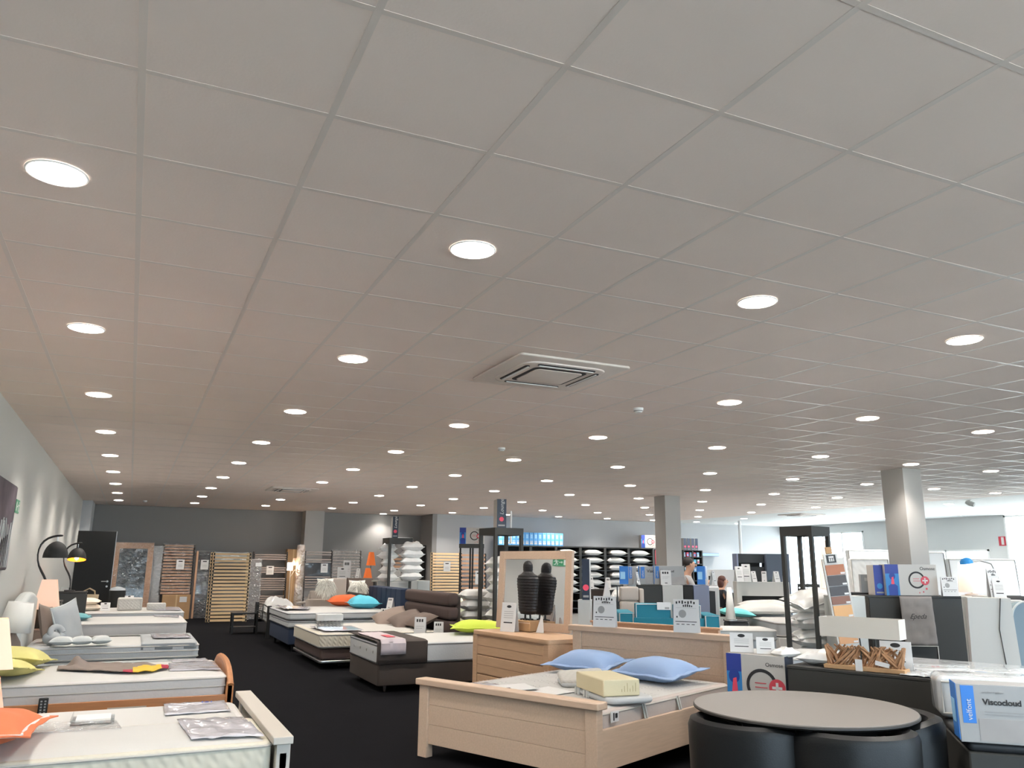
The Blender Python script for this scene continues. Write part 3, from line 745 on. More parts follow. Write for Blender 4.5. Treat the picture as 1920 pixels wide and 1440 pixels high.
# arc lamps
def arc_lamp(label, x, y, z, s, lit):
    t = thing('arc_table_lamp', label, 'lamp', (x, y, z))
    m = MB(); m.lathe([(.09*s, 0), (.09*s, .015), (.014, .022), (.013, .06)], 20); link('base', m, M_black, t)
    P_ = [(0, 0, .04), (0, 0, .20*s), (-.05*s, 0, .32*s), (-.14*s, 0, .45*s), (-.17*s, 0, .60*s), (-.15*s, 0, .74*s), (-.07*s, 0, .83*s), (.05*s, 0, .86*s), (.12*s, 0, .86*s)]
    m = MB(); m.tube([Vector(p) for p in P_], .017*s, 8); link('arm', m, M_black, t, subsurf=1)
    m = MB(); m.tube([(.05*s, 0, .86*s), (.05*s, 0, .78*s)], .006*s); link('shade_hanger', m, M_chrome, t)
    m = MB().at((.05*s, 0, .56*s), (R(-14) if lit else 0, 0, 0)); m.lathe([(.155*s*math.cos(a*math.pi/20), .222*s*math.sin(a*math.pi/20)) for a in range(0, 10)]+[(.012*s, .222*s)], 32, cap=False)
    link('dome_shade', m, M_blackm, t)
    m = MB().at((.05*s, 0, .56*s), (R(-14) if lit else 0, 0, 0)); m.lathe([(.151*s*math.cos(a*math.pi/20), .216*s*math.sin(a*math.pi/20)) for a in range(0, 10)]+[(.001*s, .216*s)], 32, cap=False)
    link('shade_lining', m, M_gold if lit else M_charc, t)
    if lit:
        m = MB().at((.05*s, -.02, .585*s)); m.lathe([(.001, -.03), (.028, -.01), (.03, .01), (.02, .04), (.012, .07)], 16); link('bulb', m, M_bulb, t)
    return t
nightstand('dark bedside table behind the upholstered bed, carrying a black arc lamp', -1.0, 12.75, .42, .4, .96, M_charc)
arc_lamp('black dome arc lamp, unlit, nearer of the two on the left', -.98, 12.72, .962, 1.0, False)
nightstand('dark bedside table between the fourth and fifth beds, carrying the lit black arc lamp', -.80, 15.3, .4, .24, 1.0, M_charc)
arc_lamp('black dome arc lamp with glowing golden inside, further of the two', -.85, 15.28, 1.002, .90, True)
nightstand('narrow stand carrying the peach tapered lamp beside the upholstered bed', -1.0, 12.42-.06, .28, .16, .62, M_taupe)
t = thing('table_lamp', 'lit peach lamp with tapered square shade under the black arc lamps', 'lamp', (-.93, 12.36, .622))
link('base', MB().at().lathe([(.05, 0), (.05, .012), (.014, .02), (.012, .3)], 16), M_black, t)
m = MB(); m.frustum(.29, .29, .25, .17, .17, .62, cap=False); link('lamp_shade', m, M_shadelit, t, smooth=False, solid=.003)
link('bulb', MB().at((0, 0, .34)).lathe([(.001, -.03), (.028, -.01), (.03, .01), (.012, .06)], 12), M_bulb, t)
# beds four and five
def plain_bed(label, x0, x1, y0, y1, z, m):
    t = thing('divan_bed', label, 'bed', (0, 0, 0))
    link('box_base', MB().slab(x0, x1, y0, y1, .1, z, .04, .015), m, t)
    for x in (x0+.1, x1-.1):
        for y in (y0+.1, y1-.1): link('leg', MB().at((x, y, 0)).lathe([(.02, 0), (.025, .11)], 10), M_black, t)
    link('headboard', B(x0-.12, x0-.02, y0, y1, .1, .78), m, t, bevel=.02)
    return t
plain_bed('dark low bed base, fourth bed from the viewer on the left', -1.02, .84, 13.55, 15.1, .40, M_brown)
mattress('mattress', 'thick cream white mattress on the fourth bed from the viewer on the left', -1.0, .875, 13.5, 15.08, .405, .615, M_white, M_side, r=.06)
pillow_thing('pillow', 'teal pillow at the head of the fourth bed on the left', M_aqua, (-.72, 14.05, .665), .26, .2, .06, (0, 0, R(4)), 61, .02)
leaflet('grey plastic leaflet on the far foot corner of the fourth left bed', [(.42, 14.95), (.82, 14.9), (.80, 14.3), (.45, 14.6)], .617, amp=.01, seed=41)
plain_bed('dark bed base, fifth and furthest bed on the left', -.98, .90, 15.62, 17.2, .43, M_brown)
mattress('mattress', 'white mattress on the fifth and furthest bed on the left', -.96, .945, 15.55, 17.2, .435, .65, M_quilt, M_sideg, r=.06)
for i, (dx, dz, lab) in enumerate(((0, .0, 'cream patterned pillow, bottom of the stack of two on the furthest left bed'), (-.04, .10, 'cream pillow, top of the stack of two on the furthest left bed'))):
    pillow_thing('pillow', lab, mat('cream_cotton', '#e9dccb', .85, var=.1, vscale=20), (-.62+dx, 16.1, .70+dz), .27, .2, .065, (0, 0, R(3-6*i)), 70+i, group='cream pillows on the furthest left bed')
card('small white price card on the furthest left bed beside the cream pillows', -.31, 15.85, .655, .15, .14, 0, 15, 'list')
t = thing('foam_sample', 'large white foam mattress sample standing on the furthest left bed', 'mattress sample', (.07, 16.0, .652))
link('block', MB().slab(-.20, .20, -.12, .12, 0, .215, .04, .03), M_quilt, t)
link('piping', MB().loop([(-.19, -.122, .02), (.17, -.122, .02), (.17, -.122, .19), (-.19, -.122, .19)], .004), M_pipe, t)
cs = card('small white card behind the large white sample on the furthest left bed', .05, 16.35, .78, .15, .11, 0, 15, 'list')
link('card_stand', B(-.02, .02, -.01, .02, -.125, .0), M_cabwhite, cs)
t = thing('foam_sample', 'small white mattress sample near the foot of the furthest left bed', 'mattress sample', (.5, 16.0, .652))
link('block', MB().slab(-.155, .155, -.1, .1, 0, .12, .03, .02), M_quilt, t)
k = MB()
for i in range(6): k.box(-.13+.05*i, -.125+.05*i, -.102, -.098, .02, .1)
link('stitching', k, M_pipe, t, smooth=False)
leaflet('grey plastic leaflet on the foot end of the furthest left bed', [(.62, 16.9), (.90, 16.8), (.9, 15.7), (.45, 15.7)], .655, amp=.01, seed=45)
t = thing('wicker_basket', 'small wicker basket with looped handles behind the cream pillows', 'basket', (-.62, 16.85, .652))
m = MB(); m.lathe([(.12, 0), (.16, .16), (.165, .24)], 20, cap=False); link('basket', m, M_wicker, t, solid=.01)
for s in (-1, 1):
    m = MB(); m.tube([(-.1, s*.1, .22), (-.09, s*.1, .30), (0, s*.1, .35), (.09, s*.1, .30), (.1, s*.1, .22)], .011, 6); link('handle', m, M_wicker, t)
# clutter beside the door
t = thing('shopping_bag', 'brown grey paper bag beside the black arc lamps near the left wall', 'bag', (-1.02, 16.9, .5))
link('bag', MB().frustum(.26, .16, 0, .30, .2, .42, cap=False), M_wicker, t, solid=.004, smooth=False)
m = MB(); m.tube([(-.08, -.1, .42), (-.05, -.1, .52), (.05, -.1, .52), (.08, -.1, .42)], .008); link('handle', m, M_lgreyf, t)
link('stand', B(-.14, .14, -.1, .1, -.5, 0), M_charc, t)
t = thing('waste_bin', 'dark grey tub with a white lid beside the black door', 'bin', (-.2, 21.6, 0))
m = MB(); m.lathe([(.15, 0), (.18, .80), (.185, .82)], 24, cap=True); link('tub', m, M_charc, t)
m = MB(); m.lathe([(.18, .82), (.16, .87), (.07, .90), (.001, .91)], 24, cap=False); link('bag_top', m, M_clearw, t)

# ================================================================== BACK WALL ROW
def wrapped_panel(name, label, cat, x0, x1, y, z1, frame, inner, lean=3, fw=.14):
    w = x1-x0; t = thing(name, label, cat, ((x0+x1)/2, y, 0)); t.rotation_euler = (R(-lean), 0, 0)
    if frame:
        f = MB(); f.box(-w/2, -w/2+fw, -.03, .03, 0, z1).box(w/2-fw, w/2, -.03, .03, 0, z1).box(-w/2+fw, w/2-fw, -.03, .03, z1-fw*1.1, z1).box(-w/2+fw, w/2-fw, -.03, .03, 0, fw)
        link('frame', f, frame, t, smooth=False); link('panel', B(-w/2+fw, w/2-fw, -.01, .02, fw, z1-fw), inner, t)
    else: link('panel', MB().slab(-w/2, w/2, -.07, .07, 0, z1, .03, .02), inner, t)
    def wf(u, v): return (-w/2-.015+(w+.03)*u, -.05-(0 if frame else .04)-.02*abs(noise.noise(Vector((u*5, v*9, x0)))), (z1+.02)*v)
    link('plastic_film', MB().grid(wf, 16, 26), M_film, t)
    return t
wrapped_panel('mirror', 'large mirror with wide wooden frame wrapped in plastic beside the black door', 'mirror', -.42, .54, 23.9, 1.98, M_slatp, M_silver)
wrapped_panel('mattress', 'narrow pale mattress wrapped in plastic standing beside the wrapped mirror', 'mattress', .49, .80, 24.05, 1.90, None, M_sideg)
slat_base('wood slatted base wrapped in shiny plastic, standing on a cardboard box', (1.18, 24.0, .63), .78, 1.33, 17, M_slatp, M_slatd, wrap=True)
slat_base('second wood slatted base behind the plastic wrapped one on the cardboard box', (1.20, 24.2, .63), .78, 1.33, 17, M_slatp, M_slatd)
t = thing('cardboard_box', 'plain brown cardboard box under the plastic wrapped slatted base', 'box', (1.22, 24.0, 0))
link('carton', B(-.35, .35, -.2, .25, 0, .63), M_carton, t, bevel=.006); link('label_sticker', B(.08, .26, -.202, -.199, .44, .58), M_paper, t); link('tape', B(-.02, .02, -.203, -.199, .0, .63), mat('tape', '#c9a77c', .4), t)
def hang_card(label, x, y, z, w, h, group=None):
    t = thing('price_card', label, 'sign', (x, y, z), 0, group)
    link('card_face', B(-w/2, w/2, -.002, .002, -h/2, h/2), M_paper, t)
    k = MB(); k.box(-w*.25, w*.25, -.003, -.0025, h*.28, h*.38)
    link('print', k, M_ink, t, smooth=False)
    k = MB()
    for i in range(3): k.box(-w*.3, w*.3, -.003, -.0025, -h*.05-i*h*.1, -h*.03-i*h*.1)
    link('small_print', k, M_inkg, t, smooth=False)
hang_card('white card hung on the plastic wrapped slatted base', 1.24, 23.955, 1.42, .2, .26)
t = wrapped_panel('folded_bed_base', 'dark bed base wrapped in black plastic between the two slatted stacks', 'bed base', 1.66, 2.10, 24.0, 1.78, None, M_silver)
link('side_rail', B(-.25, -.20, -.12, .07, 0, 1.78), M_slatp, t); link('side_rail', B(-.30, -.26, -.12, .07, 0, 1.74), M_slatd, t)
hang_card('white card hung on the black plastic wrapped base', 1.86, 23.955, 1.42, .2, .26)
for k in range(2):
    slat_base('pale birch slatted base standing free, %s of two leaning together' % ('front one' if k == 0 else 'rear one'), (2.40-.05*k, 22.3+.1*k, 0), .9, 1.74, 20, M_slat, M_slat, rz=R(0), lean=3, slat_h=.052, dep=.05, group='pale birch slatted bases')
t = thing('plastic_bundle', 'crumpled clear plastic bundle on top of the bases behind the birch slats', 'plastic wrap', (2.55, 24.2, 1.6))
link('bundle', MB().pillow(.5, .18, .16, 5, 20, wr=.8), M_clearw, t, rot=(R(80), 0, 0))
t = wrapped_panel('wrapped_mattress', 'slim mattress in a dark grey bag leaning beside the birch slats', 'mattress', 2.93, 3.27, 23.2, 1.58, None, M_bag)
link('bag_label', B(-.0, .15, -.13, -.12, 1.38, 1.48), M_paper, t)
slat_base('dark slatted base with groups of pale slats leaning on the back wall', (3.62, 23.95, 0), .92, 1.80, 30, M_slatg, M_slatd, slat_h=.032, gap_rows=(24, 25, 18, 19, 23, 10, 11, 29))
hang_card('white card hung on the dark slatted base', 3.62, 23.99, 1.28, .2, .24)
t = thing('tall_carton', 'tall narrow brown carton standing against the back wall', 'box', (4.28, 24.3, 0))
link('carton', B(-.18, .18, -.12, .15, 0, 1.88), M_carton, t, bevel=.006); link('tape', B(-.02, .02, -.123, -.119, 0, 1.88), mat('tape', '#c9a77c', .4), t)
t = thing('clip_lamp', 'small lit white lamp glowing in front of the tall brown carton', 'lamp', (4.12, 23.6, 0))
m = MB(); m.lathe([(.12, 0), (.12, .02), (.012, .03), (.012, 1.28)], 16); link('stand', m, M_cabwhite, t)
m = MB(); m.tube([(0, 0, 1.1), (.12, 0, 1.3), (.1, 0, 1.55)], .008); link('arm', m, M_cabwhite, t)
m = MB().at((-.02, 0, 1.28)); m.lathe([(.08, 0), (.075, .22)], 20, cap=False); link('lamp_shade', m, mat('lit_white_shade', '#fff4e6', .8, emit='#fff0dc', es=3), t, solid=.003)
m = MB().at((.1, 0, 1.42)); m.lathe([(.08, 0), (.045, .2)], 20, cap=False); link('upper_shade', m, M_shadelit, t, solid=.003)
bulb(-.02, -.16, 1.4, 5, t, r=.04)
t = thing('wrapped_tube', 'tall roll wrapped in sparkling plastic beside the back column', 'roll', (4.36, 23.5, 0))
m = MB(); m.lathe([(.10, 0), (.11, .1), (.11, 1.9), (.09, 1.98)], 18); link('roll', m, M_carton, t)
m = MB(); m.lathe([(.112, 0), (.125, .1), (.12, 1.9), (.10, 2.0)], 18, cap=False); link('plastic_film', m, M_film2, t)
sb = slat_base('dark slatted base with grey slats, left half of the pair behind the fur cushions', (4.98, 23.95, .0), .78, 1.84, 26, M_slatg, M_slatd, slat_h=.03, gap_rows=(3, 4, 8, 9, 10, 16, 17, 18, 19, 20, 23))
link('dark_panel', B(-.37, .37, .0, .03, .95, 1.55), M_silver, sb)
slat_base('dark slatted base wrapped in plastic, right half of the pair behind the orange lamp', (5.80, 23.95, .0), .86, 1.87, 22, M_slatg, M_slatd, slat_h=.04, wrap=True)
hang_card('white card on the dark slatted base above the fur cushions', 5.15, 23.995, 1.35, .2, .26)
for k in range(2):
    slat_base('pale slatted base leaning on the wall right of the dark passage door, %s' % ('front one' if k == 0 else 'rear one'), (8.64+.10*k, 23.18+.11*k, 0), .90, 1.84, 21, M_slat, M_slat, lean=3, slat_h=.055, dep=.05, group='pale slatted bases on the middle wall')
slat_base('pinkish slatted base behind the tall black display frames', (9.56, 23.25, 0), .84, 1.83, 15, M_slatp, M_slatd, lean=3, slat_h=.06)
hang_card('white card hung on the pale slatted bases near the middle wall', 8.66, 23.20, 1.42, .22, .28)
hang_card('white card hung behind the black display frames', 9.72, 23.255, 1.10, .22, .40)
slat_base('narrow slatted base glimpsed in the recess behind the first pillow tower', (7.45, 24.35, 0), .7, 1.8, 16, M_slatp, M_slatd, lean=3)

# ================================================================== SECOND ROW (feet towards the aisle, heads to the right)
t = thing('bench', 'small black metal bench beside the black metal bed in the back aisle', 'bench', (2.36, 18.75, 0))
link('top', B(-.27, .27, -.18, .18, .40, .43), M_black, t)
link('shelf', B(-.25, .25, -.16, .16, .12, .14), M_black, t)
for sx in (-1, 1):
    for sy in (-1, 1): link('leg', B(sx*.25-.018, sx*.25+.018, sy*.16-.018, sy*.16+.018, 0, .40), M_black, t)
t = thing('metal_bed', 'black metal bed frame with barred footboard in the back aisle', 'bed', (0, 0, 0))
for y in (17.2, 18.95): link('post', B(2.60, 2.68, y-.04, y+.04, 0, .64), M_black, t, bevel=.01)
m = MB()
for z in (.28, .44, .58): m.tube([(2.64, 17.2+1.75*i/10, z+.05*math.sin(math.pi*i/10)) for i in range(11)], .012, 6)
m.tube([(2.64, 18.07, .28), (2.64, 18.07, .62)], .01, 6); link('footboard_bars', m, M_black, t)
for y in (17.22, 18.93): link('side_rail', B(2.66, 4.6, y-.015, y+.015, .22, .30), M_black, t)
link('headboard', B(4.6, 4.66, 17.2, 18.95, .1, .85), M_black, t)
mattress('mattress', 'white mattress inside the black metal bed frame in the back aisle', 2.70, 4.58, 17.26, 18.9, .28, .46, M_white, M_sideg)
t = thing('plastic_bag', 'puffy silvery plastic bag lying on the black metal bed', 'plastic wrap', (3.0, 18.4, .47))
link('bag', MB().pillow(.34, .3, .28, 7, 20, wr=.5), M_plg, t)
# navy box spring
t = thing('box_spring_bed', 'navy blue box spring base with tall channelled headboard', 'bed', (0, 0, 0))
link('box', MB().slab(2.58, 4.44, 14.55, 16.65, .12, .39, .04, .015), M_navy, t)
mb = MB()
for i in range(7): mb.slab(4.50, 4.60, 14.40+.315*i, 14.40+.315*i+.31, .1, 1.04, .03, .02)
link('headboard_channels', mb, M_navy, t)
link('headboard', B(4.58, 4.70, 14.38, 16.64, .05, 1.05), M_navy, t, bevel=.03, seg=3)
for x in (2.68, 4.3):
    for y in (14.65, 16.5): link('leg', MB().at((x, y, 0)).frustum(.035, .035, 0, .06, .06, .125), M_black, t, smooth=False)
mattress('mattress', 'lower white layer mattress on the navy box spring, under the topper mattress', 2.56, 4.44, 14.53, 16.66, .395, .52, M_white, M_sideg, pipe=M_pipeg)
mattress('mattress', 'upper white mattress on the navy box spring', 2.55, 4.44, 14.52, 16.66, .525, .655, M_white, M_sideg, pipe=M_pipeg)
leaflet('curved grey leaflet on the foot of the navy bed', [(2.62, 16.4), (3.15, 15.6), (2.95, 14.9), (2.58, 15.2)], .68, m=M_sheet, seed=51, amp=.02)
pillow_thing('pillow', 'orange red pillow on the navy bed beside the turquoise one', M_orange2, (3.98, 16.4, .75), .34, .27, .12, (0, 0, R(-8)), 81, .03)
pillow_thing('pillow', 'turquoise pillow on the navy bed in front of its headboard', M_turq, (4.12, 15.55, .75), .27, .36, .13, (0, 0, R(-6)), 82, .03, wr=.25)
card('white price card leaning at the near head corner of the navy bed', 4.38, 14.72, .68, .13, .2, R(-60), 14)
card('white price card partly behind the brown cushions on the quilted bed', 4.16, 14.2, .50, .2, .22, R(-40), 14)
# quilted bed, chocolate base
t = thing('box_spring_bed', 'chocolate brown low bed base with silver edge and roll headboard', 'bed', (0, 0, 0))
link('box', MB().slab(2.60, 4.42, 12.04, 14.1, .13, .285, .05, .04), M_choc, t)
link('metal_edge', MB().slab(2.585, 4.42, 12.02, 14.12, .085, .125, .05, .01), M_chrome, t)
link('plinth', B(2.95, 4.3, 12.4, 13.8, 0, .09), M_black, t)
for i in range(4): link('headboard_roll', MB().slab(4.46, 4.64, 11.84, 14.06, .24+.205*i, .24+.205*i+.20, .06, .06), M_choc, t)
link('headboard_back', B(4.60, 4.68, 11.9, 14.0, .0, 1.0), M_brown, t)
mattress('mattress', 'thick quilted cream mattress on the chocolate brown bed base', 2.57, 4.42, 12.0, 14.1, .29, .50, M_quilt, M_quiltb, pipe=M_pipeg, r=.08)
pillow_thing('cushion', 'light taupe cushion, left one of the two on the quilted bed', M_taupe, (4.14, 13.78, .60), .30, .32, .09, (R(14), R(-18), R(-10)), 91, cat='cushion')
pillow_thing('cushion', 'darker taupe cushion, right one of the two on the quilted bed', M_brown and mat('dark_taupe_fabric', '#6f6159', .9), (4.20, 13.05, .60), .28, .36, .09, (R(10), R(-18), R(-6)), 92, cat='cushion')
pillow_thing('cushion', 'dark taupe cushion lying against the roll headboard behind the other two', mat('dark_taupe_fabric', '#6f6159', .9), (4.24, 12.45, .62), .2, .32, .09, (0, R(-24), 0), 93, cat='cushion')
M_brightw2 = mat('white_foam', '#e8e6e1', .8)
t = thing('spring_sample', 'clear block with rows of metal springs standing on the quilted bed', 'mattress sample', (2.86, 12.75, .518), R(-6))
link('case', B(-.2, .2, -.13, .13, 0, .21), M_clear, t, smooth=False)
link('foam_top', B(-.195, .195, -.125, .125, .115, .205), M_brightw2, t); link('foam_base', B(-.195, .195, -.125, .125, .002, .02), M_brightw2, t)
k = MB()
for i in range(7):
    for j in range(2):
        k.tube([(-.165+.055*i+.018*math.cos(a*.9), -.07+.13*j+.018*math.sin(a*.9), .02+a*.0033) for a in range(29)], .0045, 4)
link('springs', k, M_chrome, t)
leaflet('grey leaflet under the clear spring block on the quilted bed', [(2.66, 13.2), (3.3, 13.1), (3.25, 12.15), (2.68, 12.2)], .515, seed=55, amp=.004)
# brown box spring with runner
t = thing('box_spring_bed', 'dark brown box spring base nearest in the middle row', 'bed', (0, 0, 0))
link('box', MB().slab(2.78, 4.80, 9.68, 11.05, .075, .315, .03, .012), M_brown, t)
for x in (2.90, 4.6):
    for y in (9.78, 10.9): link('leg', MB().at((x, y, 0)).lathe([(.012, 0), (.018, .03), (.022, .08)], 12), M_chrome, t)
mb = MB(); mb.rings([[(x, 9.75+1.3*i/16, z) for x, z in ((4.86, .05), (4.94, .05), (4.94, .62+.18*math.sin(math.pi*min(1, max(0, i/16)))**.5), (4.86, .62+.18*math.sin(math.pi*i/16)**.5))] for i in range(17)])
link('headboard', mb, M_taupe, t, bevel=.02)
mbr = mattress('mattress', 'white mattress with grey border on the dark brown box spring', 2.765, 4.78, 9.67, 11.06, .32, .56, M_white, M_sideg, pipe=M_pipeg, r=.07)
for i in range(4): link('side_button', B(2.757, 2.766, 9.85+.3*i, 9.88+.3*i, .43, .46), M_inkg, mbr, bevel=.004)
drape('bed_runner', 'dark brown runner draped over the foot half of the brown box spring', 'blanket', 2.75, 3.38, 9.655, 11.07, .575, .25, M_brown, 5)
t = drape('brochure_cloth', 'pale lilac grey printed cover with red patch over the brown runner', 'blanket', 2.79, 3.10, 9.635, 10.75, .592, .16, mat('lilac_grey_cloth', '#b7abae', .55, bump='crinkle', bscale=5, bstr=.2), 6)
link('red_patch', B(2.93, 3.03, 9.85, 10.15, .612, .616), M_red, t)
pillow_thing('pillow', 'lime green pillow on the brown box spring beside the chest of drawers', M_lime, (4.42, 10.55, .65), .36, .32, .09, (0, 0, R(-20)), 97, .03)
card('white price card, left one standing in front of the brown cushions', 3.98, 11.75, .42, .17, .30, R(-30), 10)
card('white price card, right one standing in front of the brown cushions', 4.20, 11.55, .42, .14, .24, R(-30), 10)
t = thing('card_ledge', 'low dark ledge carrying two price cards between the beds', 'shelf', (4.1, 11.65, 0), R(-30))
link('board', B(-.32, .32, -.06, .16, .39, .418), M_brown, t); link('leg', B(-.28, -.24, 0, .05, 0, .39), M_brown, t); link('leg', B(.24, .28, 0, .05, 0, .39), M_brown, t)

# behind the navy bed
t = thing('upholstered_headboard', 'beige upholstered headboard with arms behind the first fur cushion', 'headboard', (4.28, 19.35, 0))
link('panel', MB().slab(-.10, .43, 0, .12, 0, 1.14, .04, .03), M_beigef, t); link('arm_panel', MB().slab(-.42, -.12, -.02, .10, 0, .86, .04, .03), M_beigef, t)
m = MB(); m.tube([(-.70, .05, .58), (-.46, .05, .60), (-.42, .05, .78)], .03); link('arm_rest', m, M_beigef, t)
t = thing('upholstered_headboard', 'dark taupe upholstered headboard behind the second fur cushion', 'headboard', (5.06, 19.35, 0))
link('panel', MB().slab(-.34, .30, 0, .12, 0, 1.15, .03, .02), mat('dark_taupe_fabric', '#6f6159', .9), t); link('side_panel', MB().slab(.305, .52, -.03, .1, 0, 1.11, .03, .02), M_charc, t)
def fur_cushion(label, loc, s, seed):
    t = thing('fur_cushion', label, 'cushion', loc, 0, 'shaggy white fur cushions')
    t.rotation_euler = (R(75), 0, 0)
    link('cushion', MB().pillow(.2*s, .2*s, .09, seed, 12), M_fur, t)
    rnd = random.Random(seed); k = MB()
    for i in range(150):
        a = rnd.uniform(0, 2*math.pi); q = .19*s*math.sqrt(rnd.random())
        x, y = q*math.cos(a), q*math.sin(a); z = .09*(1-(q/(.2*s))**2)**.5
        d = Vector((math.cos(a)*.10, math.sin(a)*.06-.10, .05)).normalized(); ln = rnd.uniform(.09, .17)
        p0 = Vector((x, y, z)); p1 = p0+d*ln*.5+Vector((0, 0, .02)); p2 = p0+d*ln+Vector((rnd.uniform(-.02, .02), -.04, -.02))
        k.tube([p0, p1, p2], [.012, .008, .001], 4)
    o = link('fur_strands', k, M_fur, t); o['kind'] = 'stuff'
fur_cushion('shaggy white fur cushion on the beige headboard side, left one', (4.12, 18.96, .96), .95, 1)
fur_cushion('shaggy white fur cushion before the dark taupe headboard, right one', (4.86, 18.94, .92), .98, 2)
t = thing('plush_stool', 'beige upholstered bench carrying the fur cushions behind the navy bed', 'bench', (4.5, 19.05, 0))
link('seat', MB().slab(-.75, .6, -.04, .24, .1, .68, .04, .03), M_beigef, t)
for x in (-.65, .5): link('leg', B(x-.02, x+.02, -.02, .02, 0, .1), M_black, t)
t = thing('display_wall', 'long low white and grey display panel behind the navy headboard', 'display panel', (5.42, 17.3, 0))
link('white_panel', B(-.54, .36, 0, .08, 0, 1.135), M_cabwhite, t, bevel=.004); link('grey_panel', B(.36, .64, -.01, .07, 0, 1.13), M_lgreyf, t, bevel=.004); link('shelf_board', B(-.54, .64, .08, .5, 1.10, 1.13), M_cabwhite, t)
card('slanted white card on the white display panel, left of the pair', 5.35, 17.5, 1.135, .16, .27, R(-30), 12, 'list')
card('slanted white card on the white display panel, right of the pair', 5.78, 17.5, 1.135, .13, .26, R(25), 14, 'list')
t = thing('display_ledge', 'dark ledge with cards and an orange lamp in front of the slatted bases', 'shelf', (5.05, 19.9, 0))
link('top', B(-.55, .62, -.14, .2, 1.05, 1.08), M_charc, t); link('front', B(-.55, .62, -.14, -.11, 0, 1.05), M_charc, t)
card('plain white card standing left of the orange lamp', 4.72, 19.9, 1.082, .24, .32, R(-10), 8, 'list')
card('white price card behind the plain white card by the orange lamp', 4.86, 20.0, 1.082, .18, .48, R(0), 6)
card('thin slanted card between the plain white card and the orange lamp', 5.06, 19.85, 1.082, .1, .3, R(-50), 14, 'list')
tapered_lamp('table_lamp', 'orange lamp of two stacked tapered shades in front of the slatted bases', 5.42, 19.9, 1.082, s=1.27, ws=.66, off=-.07)

# ---- pillow towers and the boxes on top
def tower(label, x, y, rz, s, h, post=.05, head=.11, mid=None, group=None):
    t = thing('display_tower', label, 'display stand', (x, y, 0), rz, group)
    for sx in (-1, 1):
        for sy in (-1, 1): link('post', B(sx*(s/2-post/2)-post/2, sx*(s/2-post/2)+post/2, sy*(s/2-post/2)-post/2, sy*(s/2-post/2)+post/2, 0, h-head), M_charc, t, smooth=False)
    f = MB(); f.box(-s/2, s/2, -s/2, -s/2+.02, h-head, h).box(-s/2, s/2, s/2-.02, s/2, h-head, h).box(-s/2, -s/2+.02, -s/2+.02, s/2-.02, h-head, h).box(s/2-.02, s/2, -s/2+.02, s/2-.02, h-head, h)
    link('top_frame', f, M_charc, t, smooth=False); link('top_board', B(-s/2, s/2, -s/2, s/2, h, h+.012), M_charc, t); link('floor_board', B(-s/2+post, s/2-post, -s/2+post, s/2-post, .03, .06), M_charc, t)
    return t
def slim_box(label, x, y, z, rz, h=.45, w=.125, d=.32, m_front=M_nvbox, badge=M_pinkred, text='Lounge', group=None, mtext=M_paper):
    t = thing('pillow_box', label, 'box', (x, y, z), rz, group)
    link('box', B(-w/2, w/2, 0, d, 0, h), M_cream, t, bevel=.002)
    link('front_panel', B(-w/2, w/2, -.002, .0, 0, h), m_front, t, smooth=False)
    n = 20; mb = MB(); mb.add([(.036*math.cos(2*math.pi*i/n), -.0035, h*.30+.036*math.sin(2*math.pi*i/n)) for i in range(n)], [tuple(range(n))])
    link('round_badge', mb, badge, t, smooth=False)
    if text: letters('lettering', text, .085, mtext, t, (.03, -.0035, h*.45), rot=(R(90), R(-90), 0), shear=.3)
    k = MB(); k.box(-w*.36, w*.36, -.0035, -.003, h*.06, h*.11); link('small_print', k, M_inkg, t, smooth=False)
    return t
